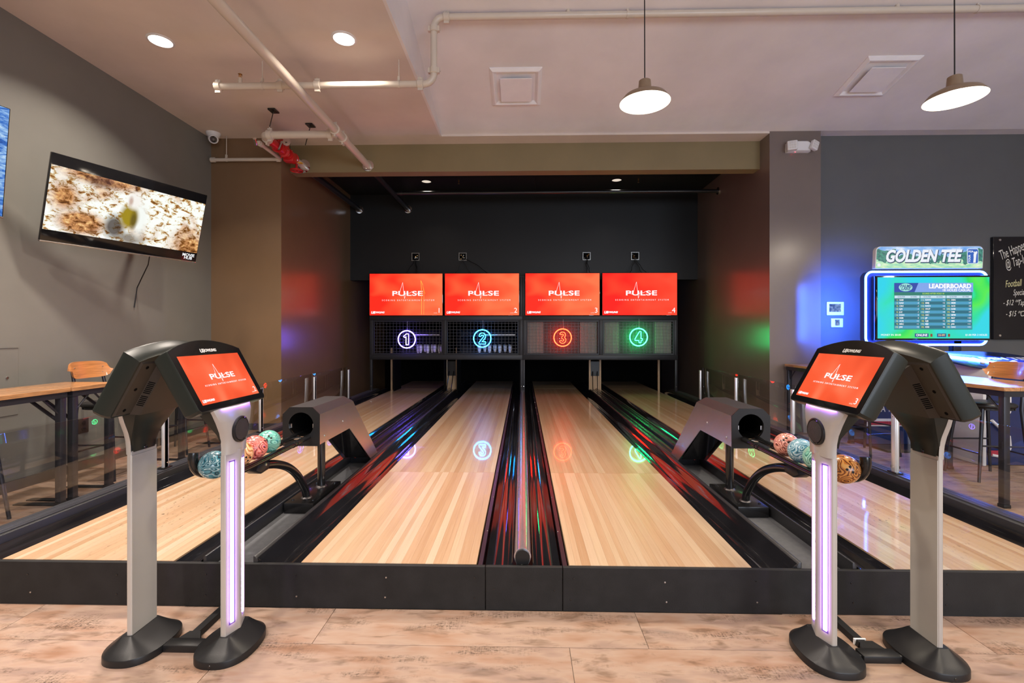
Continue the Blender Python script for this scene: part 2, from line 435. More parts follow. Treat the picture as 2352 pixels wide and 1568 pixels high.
loft(bm, [[(-1.275, 7.15, 4.53), (-1.275, 7.15, CH(7.15)), (-1.275, 2.6, CH(2.6)), (-1.275, -6.2, CH(2.6)), (-1.275, -6.2, 4.53)], [(-1.245, 7.15, 4.53), (-1.245, 7.15, CH(7.15)), (-1.245, 2.6, CH(2.6)), (-1.245, -6.2, CH(2.6)), (-1.245, -6.2, 4.53)]])
struct('ceiling_step', bm, m_ceilr)
sbox('beam', (-XA, XA, 7.44, 7.65, 4.09, 4.53), m_beam)
sbox('baseboard_left', (XL, XL + .015, -1, YF, 0, .1), m_base)
sbox('baseboard_far_right', (4.51, 9.5, 7.325, 7.34, 0, .1), m_base)
sbox('baseboard_far_left', (XL, -XA, YF - .015, YF, 0, .1), m_base)

# ------------------------------------------------------------------ lane platform with fascia boards
sbox('floor_platform', (-3.085, 3.085, Y0 + .024, 12.5, 0, .155), m_rim)
plat = thing('fascia', 'long scuffed black fascia along the front edge of the raised lanes', 'fascia', (0, Y0, 0))
for a, b_ in ((-3.28, -.203), (-.199, .215), (.219, 3.28)):
    bm = nb(); bx(bm, a, b_, 0, .022, .0, .236); bevel(bm, .002, 1)
    fb = obj('fascia_board', bm, m_fascia, plat)
    n = max(2, int((b_ - a) / .42))
    for k in range(n):
        sx = a + .05 + (b_ - a - .1) * k / (n - 1)
        for sz in ((.06, .17) if n > 2 else (.12,)):
            bm = nb(); lathe(bm, [(.0048, 0), (.0045, .002), (.002, .0025)], 8, axis_m((sx + rr.uniform(-.01, .01), 0, sz + rr.uniform(-.008, .008)), (0, -1, 0)))
            obj('screw', bm, m_steel if rr.random() < .3 else m_blkm, fb)

# ------------------------------------------------------------------ lanes
LANES = [(-2.91, -1.935), (-1.22, -.253), (.255, 1.235), (1.99, 2.95)]
ltext = ['lane below the violet number sign', 'lane below the light blue number sign', 'lane below the red number sign', 'lane below the green number sign']
bcache = {}
for i, (a, b_) in enumerate(LANES):
    ln = thing('bowling_lane', 'pale maple board bowling ' + ltext[i], 'bowling lane', ((a + b_) / 2, Y0, .155), group='bowling lanes')
    hw = (b_ - a) / 2
    r2 = random.Random(40 + i); ws = [r2.choice((.7, 1, 1, 1.3)) for _ in range(22)]; tot = sum(ws); x = -hw
    for wgt in ws:
        wd = wgt / tot * 2 * hw
        for y0, y1 in ((.022, 1.70), (1.702, 8.09)):
            bm = nb(); bx(bm, x + .0002, x + wd - .0002, y0, y1, 0, ZL - .155)
            obj('board', bm, (m_lane1, m_laneD, m_laneD, m_lane4)[i] if y0 < 1 else m_lane, ln, smooth=0)
        x += wd
    bm = nb(); bx(bm, -hw, hw, 8.105, 9.73, 0, ZL - .155 - .001)
    obj('pin_deck', bm, m_lane, ln, smooth=0)
    bm = nb(); bx(bm, -hw, hw, 8.09, 8.105, 0, ZL - .155 - .003)
    obj('deck_joint', bm, M('joint_dark', (.08, .05, .03), .6), ln, smooth=0)

# ------------------------------------------------------------------ gutters, rims, channels between the lanes
def gutter(x_lane, x_out, rim, label, y0=Y0 + .022, y1=11.9):
    s = 1 if x_out > x_lane else -1; wd = abs(x_out - x_lane)
    up = []
    N = 12
    for k in range(N + 1):
        u = k / N
        z = -.006 - .052 * math.sin(PI * min(1, u * 1.08)) ** .8 if u < .93 else -.006
        up.append((x_lane + s * (.006 + u * (wd - .012)), ZL + z + (rim * max(0, (u - .72) / .28) ** 1.6)))
    prof = up + [(x_out - s * .004, .156), (x_lane + s * .004, .156)]
    bm = nb(); prism_y(bm, prof if s < 0 else prof[::-1], y0, y1)
    return obj('lane_gutter', bm, m_gut, label=label, cat='gutter', group='lane gutters')
gutter(-2.91, -3.09, .02, 'black gutter between the violet sign lane and the glass partition rail')
gutter(-1.935, -1.762, .02, 'narrow black gutter between the violet sign lane and its ball return')
gutter(-1.22, -1.468, .028, 'wide glossy black gutter between the light blue sign lane and its ball return')
gutter(-.253 + .045, -.05, .02, 'glossy black gutter between the light blue sign lane and the silver divider')
gutter(.255 - .045, .05, .02, 'glossy black gutter between the red sign lane and the silver divider')
gutter(1.235, 1.483, .028, 'wide glossy black gutter between the red sign lane and its ball return')
gutter(1.99, 1.787, .02, 'narrow black gutter between the green sign lane and its ball return')
gutter(2.95, 3.10, .02, 'black gutter between the green sign lane and the glass partition rail')
# thin trim strips along the two middle lanes, with bolt heads
for s, lb in ((-1, 'slim dark trim strip with bolts along the light blue sign lane by the silver divider'), (1, 'slim dark trim strip with bolts along the red sign lane by the silver divider')):
    t = thing('lane_edge_strip', lb, 'trim strip', (s * .232, Y0 + .022, .156))
    bm = nb(); bx(bm, -.012, .012, 0, 9.3, 0, .074); obj('strip', bm, M('strip_plum', (.035, .022, .03), .3, .3), t)
    for k in range(13):
        bm = nb(); lathe(bm, [(.005, 0), (.004, .003), (.001, .004)], 8, Matrix.Translation((-s * .006, .45 + .62 * k, .074))); obj('bolt', bm, m_chrome, t)
# silver divider cap between the middle lanes
t = thing('divider_cap', 'long silver rounded divider between the light blue and red sign lanes', 'divider', (0, Y0 + .022, .156))
prof = []
for k in range(13):
    a = PI * (-.12 + 1.24 * k / 12); prof.append((.047 * math.cos(a), .112 + .047 * math.sin(a)))
prof = [(.03, 0), (.03, .06)] + prof + [(-.03, .06), (-.03, 0)]
bm = nb(); prism_y(bm, prof, .03, 9.2); obj('cap', bm, M('cap_silver', (.62, .60, .64), .22, .85, vary=.08, vscale=30, stretch=(1, .3, 1)), t)
bm = nb(); prism_y(bm, [(x * .86, .112 + (z - .112) * .86 if z > .06 else z) for x, z in prof], .018, .03); obj('end_plate', bm, m_blk, t)
bm = nb(); lathe(bm, [(.006, 0), (.005, .003)], 8, axis_m((-.004, .018, .07), (0, -1, 0))); obj('screw', bm, m_chrome, t)
# channels that carry the ball returns, and ridged track covers behind them
for s, xi, xo, num, ins in ((-1, -1.487, -1.752, 1, 2), (1, 1.502, 1.774, 4, 3)):
    a, b_ = sorted((xi, xo))
    t = thing('return_channel', 'grey recessed channel by the ball return of the %s lanes' % ('violet and light blue' if s < 0 else 'red and green'), 'channel', ((a + b_) / 2, Y0 + .022, .156))
    h = (b_ - a) / 2
    bm = nb(); bx(bm, -h, h, 0, 2.15, 0, .03); obj('channel_floor', bm, m_carpet, t)
    for q in (-1, 1):
        bm = nb(); prism_y(bm, [(q * h, 0), (q * (h + .032), 0), (q * (h + .030), .085), (q * (h + .010), .112), (q * (h - .002), .112)], 0, 9.3); bevel(bm, .004, 2); obj('rim', bm, m_rim, t)
    bm = nb()
    pr = [(-h, 0)]
    for k in range(5):
        x0 = -h + 2 * h * k / 5; x1 = -h + 2 * h * (k + 1) / 5; zz = .10 + .03 * (k == 2)
        pr += [(x0 + .006, zz - .02), (x0 + .016, zz), (x1 - .016, zz), (x1 - .006, zz - .02)]
    pr += [(h, 0)]
    prism_y(bm, pr, 2.15, 9.3); obj('ridged_track_cover', bm, M('track_cover', (.02, .02, .024), .22, .3, .5, .4), t)

# ------------------------------------------------------------------ glass partitions
def partition(s, xg, who):
    rl = thing('partition_rail', 'dark rail with grey top edge under the glass partition on the %s' % who, 'rail', (xg, Y0, 0))
    bm = nb(); bx(bm, -.085, .085, .024, 7.5, .0, .30); bevel(bm, .01, 2); obj('rail_body', bm, m_rim, rl)
    bm = nb()
    for q in (-.05, -.012, .026): bx(bm, q, q + .034, .026, 7.49, .3, .308)
    bevel(bm, .002, 1); obj('rail_cap', bm, m_rail, rl)
    ys = [.14, 1.53, 3.04, 4.5, 5.92]
    xp = -s * .0
    for k in range(4):
        lb = ['nearest the lane fascia', 'second from the lane fascia', 'third from the lane fascia', 'farthest from the lane fascia'][k]
        g = box('glass_panel', (xg + s * .02 - .005, xg + s * .02 + .005, Y0 + ys[k] + .008, Y0 + ys[k + 1] - .008, .308, .885), m_glass, bev=.0015,
                label='clear partition panel by the %s, %s' % (who, lb), cat='glass panel', group='glass partition panels')
    for k in range(1, 5):
        lb = ['first', 'second', 'third', 'last'][k - 1]
        p = thing('partition_post', 'slim aluminium partition post by the %s, %s past the lane fascia' % (who, lb), 'post', (xg, Y0 + ys[k] + (-.03 if k == 4 else 0), .308), group='partition posts')
        bm = nb(); bx(bm, -.012 - .02 * s, .012 - .02 * s, -.03, .03, .0, .53); bx(bm, -.016 - .02 * s, -.008 - .02 * s + .02, -.022, .022, 0, .53); bevel(bm, .004, 2); obj('upright', bm, m_alu, p)
        box('foot', (-.03 - .02 * s, .03 - .02 * s, -.05, .05, 0, .012), m_blkm, p, bev=.003)
        for zz in (.05, .48):
            bm = nb(); lathe(bm, [(.006, 0), (.005, .004)], 8, axis_m((-.02 * s - s * .016, 0, zz), (-s, 0, 0))); obj('screw', bm, m_chrome, p)
partition(-1, -3.18, 'grey wall tables')
partition(1, 3.20, 'arcade side tables')

# ------------------------------------------------------------------ ball returns and balls
def ball_return(xc, lab):
    t = thing('ball_return', lab, 'ball return', (xc, 3.4, .25))
    hw, zt, zb, ch = .137, .705, .43, .052
    # sheet-metal side panels with the slanting leg
    side = [(0, zb), (0, zt - ch), (.67, zt - ch), (1.38, .012), (1.157, .012), (.59, zb)]
    for q in (-1, 1):
        bm = nb(); x0, x1 = sorted((q * hw, q * (hw - .006)))
        loft(bm, [[(x0, y, z) for y, z in side], [(x1, y, z) for y, z in side]]); obj('side_panel', bm, m_hood, t)
        for sy, sz in ((.08, .48), (.44, .52)):
            bm = nb(); lathe(bm, [(.008, 0), (.006, .004), (.002, .005)], 10, axis_m((q * hw, sy, sz), (q, 0, 0))); obj('bolt', bm, m_steel, t)
    # chamfered top cover
    outer = [(-hw, zt - ch), (-hw + ch, zt), (hw - ch, zt), (hw, zt - ch)]
    bm = nb()
    loft(bm, [[(x, -.004, z) for x, z in outer], [(x, .60 if z > zt - .01 else .675, z) for x, z in outer], [(x * .98, 1.30, z - zt + ch + .03) for x, z in outer]], closed=False)
    bmesh.ops.recalc_face_normals(bm, faces=bm.faces); bmesh.ops.solidify(bm, geom=bm.faces[:], thickness=.004)
    obj('top_cover', bm, m_hoodtop, t)
    # black face plate with a round mouth
    octo = [(-hw, zb - .01), (hw, zb - .01), (hw, zt - ch), (hw - ch, zt), (-hw + ch, zt), (-hw, zt - ch)]
    cx, cz, R = 0, .575, .092; N = 48; ring = []
    def ray_hit(a):
        d = (math.cos(a), math.sin(a)); best = None
        for i in range(6):
            p, q = octo[i], octo[(i + 1) % 6]; ex, ez = q[0] - p[0], q[1] - p[1]
            den = d[0] * ez - d[1] * ex
            if abs(den) < 1e-9: continue
            tt = ((p[0] - cx) * ez - (p[1] - cz) * ex) / den; uu = ((p[0] - cx) * d[1] - (p[1] - cz) * d[0]) / den
            if tt > 0 and -1e-6 <= uu <= 1 + 1e-6 and (best is None or tt < best): best = tt
        return (cx + d[0] * best, cz + d[1] * best)
    angs = sorted([2 * PI * i / N for i in range(N)] + [math.atan2(z - cz, x - cx) % (2 * PI) for x, z in octo])
    o_ = [ray_hit(a) for a in angs]; i_ = [(cx + R * math.cos(a), cz + R * math.sin(a)) for a in angs]
    bm = nb()
    rings = [[(x, 0., z) for x, z in o_], [(x, -.008, z) for x, z in o_], [(x, -.008, z) for x, z in i_], [(x, .012, z) for x, z in i_]]
    loft(bm, rings, False, False); obj('face_plate', bm, m_blk, t)
    bm = nb(); loft(bm, [[(x * .97, .012, cz + (z - cz) * .97) for x, z in i_], [(x * .97, .45, cz + (z - cz) * .97) for x, z in i_]], False, True); obj('mouth_lining', bm, m_void, t)
    for q in (-1, 1): box('mouth_guide', (q * .083 - .006, q * .083 + .006, .012, .03, .55, .58), m_steel, t)
    # inner chute under the hood
    bm = nb(); loft(bm, [[(-hw + .03, .62, .44), (hw - .03, .62, .44), (hw - .03, .70, .52), (-hw + .03, .70, .52)], [(-hw + .03, 1.14, .03), (hw - .03, 1.14, .03), (hw - .03, 1.22, .09), (-hw + .03, 1.22, .09)]]); obj('chute', bm, m_blkg, t)
    # rails ending in up-curled stops
    for q in (-1, 1):
        x = q * .056
        pts = [(x, .35, .492), (x, 0, .488), (x, -.25, .484), (x, -.55, .482), (x, -.82, .480)]
        pts += [(x + q * .034 * min(1, k / 4), -.86 - .145 * math.sin(k / 8 * PI * .58), .48 + .115 * (1 - math.cos(k / 8 * PI * .58))) for k in range(1, 9)]
        bm = nb(); tube(bm, pts, [.019] * 5 + [.019 + .006 * min(1, k / 3) for k in range(1, 9)], 12); rl = obj('rail', bm, m_blkm, t)
        for yy in (-.2, -.24):
            bm = nb(); lathe(bm, [(.0215, -.006), (.0215, .006)], 12, axis_m((x, yy, .484), (0, 1, 0))); obj('clamp', bm, m_blk, rl)
    box('rail_bridge', (-.06, .06, -.012, .012, .468, .482), m_steel, t, bev=.003)
    # straight post, curved post, base plate
    bm = nb(); cyl(bm, (0, .34, .012), (0, 0, 1), .030, .43, 20); obj('post', bm, m_blkm, t)
    pts = [(0, .08, .012), (0, .065, .06), (0, .03, .116), (0, -.07, .228), (0, -.196, .317), (0, -.341, .379), (0, -.473, .414), (0, -.57, .43)]
    sm = []
    for i in range(len(pts) - 1):
        p0 = Vector(pts[max(i - 1, 0)]); p1 = Vector(pts[i]); p2 = Vector(pts[i + 1]); p3 = Vector(pts[min(i + 2, len(pts) - 1)])
        for k in range(4):
            u = k / 4; sm.append(.5 * ((2 * p1) + (p2 - p0) * u + (2 * p0 - 5 * p1 + 4 * p2 - p3) * u * u + (3 * p1 - p0 - 3 * p2 + p3) * u ** 3))
    sm.append(Vector(pts[-1]))
    bm = nb(); tube(bm, sm, .028, 16); obj('curved_post', bm, m_blkm, t)
    bm = nb(); loft(bm, [[(q, -.50, .44), (q, -.63, .465), (q, -.66, .43), (q, -.60, .395), (q, -.52, .40)] for q in (-.045, .045)]); bevel(bm, .008, 2); br = obj('rail_bracket', bm, m_blk, t)
    bm = nb(); lathe(bm, [(.010, 0), (.008, .005)], 6, axis_m((.045, -.56, .44), (1, 0, 0))); obj('bolt', bm, m_steel, br)
    box('base_plate', (-.108, .108, -.045, .47, -.063, .012), m_blkm, t, bev=.002)
    for yy, rr2 in ((.08, .04), (.34, .042)):
        bm = nb(); lathe(bm, [(rr2, .012), (rr2 - .004, .018), (.03, .022)], 18, Matrix.Translation((0, yy, 0))); obj('weld_collar', bm, M('weld', (.12, .11, .11), .35, .7, vary=.6, vscale=90, bump=.6, bscale=120), t)
    for bxx, byy in ((-.075, .02), (.075, .02), (-.075, .42), (.075, .42)):
        bm = nb(); lathe(bm, [(.011, .012), (.010, .018), (.003, .02)], 8, Matrix.Translation((bxx, byy, 0))); obj('bolt', bm, m_blkm, t)
    return t
ball_return(-1.63, 'black and satin steel ball return between the violet and light blue sign lanes')
ball_return(1.645, 'black and satin steel ball return between the red and green sign lanes')

def marble(name, dark, base, light, line, sc=11, freq=95, dist=.9):
    t = NT(name); v = t.coord()
    rnd = t.add('ShaderNodeObjectInfo').outputs['Random']
    off = t.add('ShaderNodeVectorMath'); off.operation = 'ADD'; t.link(v, off.inputs[0])
    cb = t.add('ShaderNodeCombineXYZ'); t.link(t.math('MULTIPLY', rnd, 20.), cb.inputs[0]); t.link(cb.outputs[0], off.inputs[1])
    n = t.noise(off.outputs[0], sc, 1.2, .45, dist)
    s = t.math('ADD', t.math('MULTIPLY', t.math('SINE', t.math('MULTIPLY', n, freq)), .5), .5)
    c = t.ramp(s, [(.02, line), (.10, dark), (.35, base), (.80, base), (.97, light)])
    t.link(c, t.b.inputs['Base Color']); t.b.inputs['Roughness'].default_value = .28; t.b.inputs['Coat Weight'].default_value = .3
    t.b.inputs['Coat Roughness'].default_value = .1
    return t.m
m_hole = M('ball_hole', (.004, .004, .004), .7)
def ball(loc, mat, label, rot):
    t = thing('bowling_ball', label, 'bowling ball', loc, group='balls on the ball return racks'); t.rotation_euler = rot
    R = .0725
    bm = nb(); bmesh.ops.create_uvsphere(bm, u_segments=40, v_segments=24, radius=R); obj('shell', bm, mat, t)
    for a, e in ((.0, .16), (2.1, .16), (4.2, .28)):
        d = Vector((math.sin(e) * math.cos(a), math.sin(e) * math.sin(a), math.cos(e)))
        bm = nb(); lathe(bm, [(.0065, -.004), (.0065, .0006), (.001, .0007)], 12, axis_m(d * R, d)); obj('finger_hole', bm, m_hole, t)
BZ = .805
xb = -1.63
ball((xb, 2.952, BZ), marble('ball_teal', '3d8f80', '5aa898', '8fc7ba', '1d4a42', 10, 120, .3), 'teal green swirled ball farthest up the violet and light blue lane rack', (1.0, .3, .4))
ball((xb, 2.800, BZ), marble('ball_coral', 'b5433f', 'd9645c', 'eda79b', '2f2422', 12, 90), 'coral red ball with dark marbling on the violet and light blue lane rack', (.6, .8, 1.2))
ball((xb, 2.648, BZ), marble('ball_tan', 'c98a55', 'e0a872', 'efc79b', '8a552e', 7, 110, .3), 'tan orange fine-grained ball on the violet and light blue lane rack', (.4, 1.9, .1))
ball((xb, 2.425, BZ), marble('ball_blue', '2f6f80', '4b8fa0', 'b9cfd2', '16303a', 12, 80), 'blue and cream marbled ball at the curled end of a rack', (.2, .6, 2.))
xb = 1.645
ball((xb, 2.940, BZ), marble('ball_pink', 'b9655a', 'd58a7c', 'ecc0b0', '4a2a26', 11, 90), 'salmon pink ball with wavy lines on the red and green lane rack', (.3, -.9, .6))
ball((xb, 2.788, BZ), marble('ball_sky', '3f7f99', '6ba6bd', 'cfe0e0', '20485a', 11, 90), 'sky blue marbled ball on the red and green lane rack', (.5, -.5, 2.3))
ball((xb, 2.636, BZ), marble('ball_mint', '4d9a86', '76b8a2', 'b9dccb', '2b5c50', 11, 90), 'mint green marbled ball on the red and green lane rack', (1.2, .2, .3))
ball((xb, 2.425, BZ), marble('ball_orange', '8f4a1c', 'b9702f', 'd29a55', '2b1a10', 10, 110), 'burnt orange wood-swirl ball at the curled end of the red and green lane rack', (.8, -1.2, .5))

# ------------------------------------------------------------------ PULSE artwork shared by the screens
def pulse_art(par, mtx, wd, ht, num, z=.0012, reflect_streak=False, small=True):
    def at(u, v): return mtx @ Matrix.Translation((u * wd, v * ht, z))
    text('wordmark', 'PULSE', .158 * ht, m_prn, par, at(0.02, .02), bold=.0035 * ht, space=1.08, sx=1.68)
    bm = nb(); W_, H_ = wd, ht
    pts = [(-.16, .005), (-.10, -.02), (-.085, .03), (-.045, .27), (-.018, -.12), (-.002, .01), (.05, .012), (.085, .05), (.12, .005), (.20, .0)]
    ribbon(bm, [(u * W_, v * H_) for u, v in pts], .008 * ht); o = obj('heartbeat_line', bm, m_prn, par); o.matrix_local = mtx @ Matrix.Translation((0.0, .02 * ht, z + .0006))
    text('tagline', 'SCORING ENTERTAINMENT SYSTEM', .048 * ht, m_prn, par, at(.03, -.14), space=1.75)
    text('logo_us', 'US', .078 * ht, m_prn, par, at(-.455, -.435), shear=.25, bold=.004 * ht)
    text('logo_bowling', 'BOWLING', .058 * ht, m_prn, par, at(-.375, -.432), shear=.25, bold=.003 * ht)
    text('lane_number', str(num), .17 * ht, m_prn, par, at(.455, -.39))
    text('lane_word', 'LANE', .035 * ht, m_prn2, par, at(.405, -.445))
    if reflect_streak:  # reflection streaks on the screen painted as glowing ribbons
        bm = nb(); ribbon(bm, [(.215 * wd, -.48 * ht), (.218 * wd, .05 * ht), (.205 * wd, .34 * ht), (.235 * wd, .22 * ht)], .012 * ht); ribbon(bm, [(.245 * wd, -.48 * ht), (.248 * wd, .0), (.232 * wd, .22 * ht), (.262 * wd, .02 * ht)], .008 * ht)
        o = obj('painted_reflection_streak', bm, m_reflect_streak, par); o.matrix_local = mtx @ Matrix.Translation((0, 0, z))

# ------------------------------------------------------------------ scoring kiosks
TILT = math.radians(28.8)
def kiosk(loc, rotz, num, label):
    t = thing('scoring_kiosk', label, 'kiosk', loc, rotz, group='lane scoring kiosks')
    # base
    def sup(a, b, n, e=2.7, ox=0):
        out = []
        for k in range(n):
            an = 2 * PI * k / n; cx, sy = math.cos(an), math.sin(an)
            out.append((ox + a * math.copysign(abs(cx) ** (2 / e), cx), b * math.copysign(abs(sy) ** (2 / e), sy)))
        return out
    N = 48; r0 = sup(.131, .158, N, 2.5); col = sup(.026, .084, N, 9, .016)
    rings = [[(x, y, 0) for x, y in r0], [(x, y, .028) for x, y in r0], [(x * .985, y * .985, .033) for x, y in r0]]
    rings += [[(x0 * (1 - u) * .985 + x1 * u, y0 * (1 - u) * .985 + y1 * u, .033 + .062 * u ** 1.15) for (x0, y0), (x1, y1) in zip(r0, col)] for u in (.35, .7, 1.0)]
    bm = nb(); loft(bm, rings); obj('base', bm, m_blk, t, smooth=30)
    bm = nb(); lathe(bm, [(.007, 0), (.006, .0015)], 10, axis_m((.0, -.158, .014), (0, -1, 0))); obj('base_screw', bm, m_blkm, t)
    # column and light strips
    prof = [(-.002, -.073), (.002, -.0755), (.016, -.0755), (.020, -.073), (.0430, -.008), (.0445, 0), (.0430, .008), (.020, .073), (.016, .0755), (.002, .0755), (-.002, .073)]
    bm = nb(); prism_z(bm, prof, .06, .95); obj('column', bm, m_silver, t, smooth=25)
    box('column_back', (-.0045, -.002, -.073, .073, .06, .93), m_silverb, t)
    th = math.atan2(.023, .065)
    for q in (-1, 1):
        c = Vector((.0306, q * .043, .52)); R = Matrix.Rotation(q * th, 4, 'Z')
        bm = nb(); bx(bm, -.0012, .0006, -.0165, .0165, -.383, .383, Matrix.Translation(c) @ R); bevel(bm, .0006, 1); d = obj('painted_strip_halo', bm, EM('painted_halo_violet', '7a3fd0', .6), t)  # violet halo around the strip, put in as a dim glowing backing
        bm = nb(); bx(bm, -.001, .0022, -.0095, .0095, -.377, .377, Matrix.Translation(c) @ R); bevel(bm, .001, 1); obj('light_strip', bm, EM('strip_lilac', (.88, .62, 1.0), 1.6), d)
    # neck: silver front shell and black rear shell
    def sec(z, hw, f0, f1, rd):
        return [(f0, -hw, z), (f0, hw, z), (f1 - rd, hw, z), (f1, hw * .78, z), (f1 + rd * .3, 0, z), (f1, -hw * .78, z), (f1 - rd, -hw, z)]
    bm = nb(); loft(bm, [sec(.935, .076, .0, .036, .016), sec(.965, .0762, .0, .037, .016), sec(1.0, .079, 0, .039, .016), sec(1.04, .090, 0, .041, .018), sec(1.09, .113, -.002, .040, .02), sec(1.13, .132, -.006, .034, .022), sec(1.158, .138, -.016, .024, .022)])
    nk = obj('neck', bm, m_silver, t, smooth=50)
    def bs(z, hw, fb, ff): return [(fb, -hw * .8, z), (fb, hw * .8, z), (fb + .012, hw, z), (ff, hw, z), (ff, -hw, z), (fb + .012, -hw, z)]
    bm = nb(); loft(bm, [bs(.945, .074, -.0055, -.001), bs(.98, .0755, -.010, -.001), bs(1.03, .086, -.026, 0), bs(1.08, .107, -.052, 0), bs(1.125, .127, -.076, -.006), bs(1.165, .128, -.090, -.03)])
    bk = obj('neck_back', bm, m_shell, t, smooth=50)
    bm = nb(); lathe(bm, [(.010, 0), (.008, .003), (.004, .001)], 12, axis_m((-.008, 0, .955), (-1, 0, .1))); obj('screw', bm, m_blkm, bk)
    # speaker
    sm = axis_m((.045, 0, 1.043), (1, 0, 0))
    bm = nb(); lathe(bm, [(.062, -.02), (.062, .004), (.056, .007), (.053, .004), (.052, -.004)], 36, sm); sp = obj('speaker', bm, m_blk, t)
    bm = nb(); lathe(bm, [(.052, .003), (.051, .007), (.03, .010), (.001, .0105)], 32, sm); obj('speaker_grille', bm, M('grille', (.03, .03, .034), .4, .4, bump=1., bscale=420), sp)
    for q in (-1, 1):
        bm = nb(); lathe(bm, [(.004, .006), (.003, .010)], 8, axis_m((.047, q * .02, 1.043 + .05), (1, 0, 0)) if q > 0 else axis_m((.047, .02, 1.043 - .05), (1, 0, 0))); obj('screw', bm, m_blkm, sp)
    # console head
    v = Vector((-math.sin(TILT), 0, math.cos(TILT))); u = Vector((0, 1, 0)); n = Vector((math.cos(TILT), 0, math.sin(TILT))); c0 = Vector((-.049, 0, 1.291))
    mt = frame(c0, u, v)
    out = [(-.243, -.150), (.243, -.150), (.252, -.138), (.253, .148)]
    for k in range(1, 12):
        a = k / 12; out.append((.253 * (1 - 2 * a), .150 + .052 * math.sin(PI * a) ** .9))
    out += [(-.253, .148), (-.252, -.138)]
    def rg(sc, zz, sv=None): return [mt @ Vector((x * sc, y * (sv or sc), zz)) for x, y in out]
    bm = nb(); loft(bm, [rg(.955, -.074, .93), rg(.975, -.066, .96), rg(.995, -.042), rg(1.0, -.012), rg(1.0, -.004), rg(.992, .0015)]); hd = obj('console', bm, m_shell, t, smooth=28)
    bm = nb(); loft(bm, [rg(.985, .0005), rg(.983, .0022)]); obj('bezel', bm, m_blkg, hd, smooth=20)
    bm = nb(); bx(bm, -.2145, .2145, -.1205, .1205, .0, .0028, mt); sc = obj('screen', bm, m_scrk, hd, smooth=0)
    sh = thing  # noqa
    art = frame(c0 + n * .0030, u, v)
    pulse_art(hd, art, .429, .241, num, z=.0002)
    text('bezel_logo_us', 'US', .026, m_prnk, hd, art @ Matrix.Translation((-.040, .142, -.0004)), shear=.25, bold=.0012)
    text('bezel_logo_bowling', 'BOWLING', .020, m_prnk, hd, art @ Matrix.Translation((.014, .143, -.0004)), shear=.2, bold=.0009)
    # back panel with step, vents, screw wells
    bm = nb(); loft(bm, [[mt @ Vector(p) for p in r] for r in ([(-.235, -.135, -.072), (.235, -.135, -.072), (.235, .14, -.072), (-.235, .14, -.072)], [(-.225, -.125, -.080), (.225, -.125, -.080), (.225, .13, -.080), (-.225, .13, -.080)])]); obj('back_panel', bm, m_shellb, hd)
    bm = nb(); loft(bm, [[mt @ Vector(p) for p in r] for r in ([(-.145, -.135, -.079), (.145, -.135, -.079), (.145, .125, -.079), (-.145, .125, -.079)], [(-.118, -.13, -.104), (.118, -.13, -.104), (.118, .11, -.104), (-.118, .11, -.104)])]); st = obj('back_spine', bm, m_shellb, hd)
    for q in (-1, 1):
        bm = nb()
        for k in range(14):
            if k == 6: continue
            y = -.085 + k * .009; bx(bm, -.013, .013, y, y + .0042, -.001, .001, mt @ Matrix.Translation((q * .1315, 0, -.0915)) @ Matrix.Rotation(q * math.radians(-43), 4, 'Y'))
        obj('vent_slots', bm, m_void, st)
    for px, py in ((-.19, .11), (.19, .11), (-.19, 0), (.19, 0), (-.19, -.105), (.19, -.105)):
        bm = nb(); lathe(bm, [(.0075, 0), (.0075, .0012)], 12, mt @ Matrix.Translation((px, py, -.0815))); obj('screw_well', bm, m_void, hd)
    # violet LEDs under the console
    for k in range(6):
        y = -.10 + .04 * k; p = c0 + v * (-.151) + n * (-.012)
        bm = nb(); lathe(bm, [(.005, 0), (.004, .004), (.001, .005)], 10, axis_m((p.x, y, p.z + .001), -v)); obj('led', bm, EM('led_violet', (.42, .16, 1.0), 14), hd)
    l = bpy.data.lights.new('kiosk_led_light', 'AREA'); l.shape = 'RECTANGLE'; l.size = .02; l.size_y = .22; l.energy = .4; l.color = (.32, .1, 1)
    o = bpy.data.objects.new('kiosk_led_light', l); C.objects.link(o); o.parent = t; p = c0 + v * (-.158) + n * (.004); o.location = p; o.rotation_euler = (0, math.radians(8), 0)
    for q in (-1, 1):      # the column strips' own light
        l = bpy.data.lights.new('kiosk_strip_light', 'AREA'); l.shape = 'RECTANGLE'; l.size = .75; l.size_y = .02; l.energy = 3.0; l.color = (.62, .32, 1)
        o = bpy.data.objects.new('kiosk_strip_light', l); C.objects.link(o); o.parent = t; o.location = (.036, q * .042, .52); o.matrix_local = frame((.037, q * .044, .52), (0, 0, 1), Vector((-math.sin(q * th) * -1, -math.cos(q * th), 0)))
    return t
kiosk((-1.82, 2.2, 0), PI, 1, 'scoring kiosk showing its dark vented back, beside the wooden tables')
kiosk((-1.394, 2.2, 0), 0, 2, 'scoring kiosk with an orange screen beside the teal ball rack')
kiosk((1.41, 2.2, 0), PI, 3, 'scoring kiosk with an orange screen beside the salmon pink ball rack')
kiosk((1.86, 2.2, 0), 0, 4, 'scoring kiosk showing its dark vented back, toward the arcade machine')
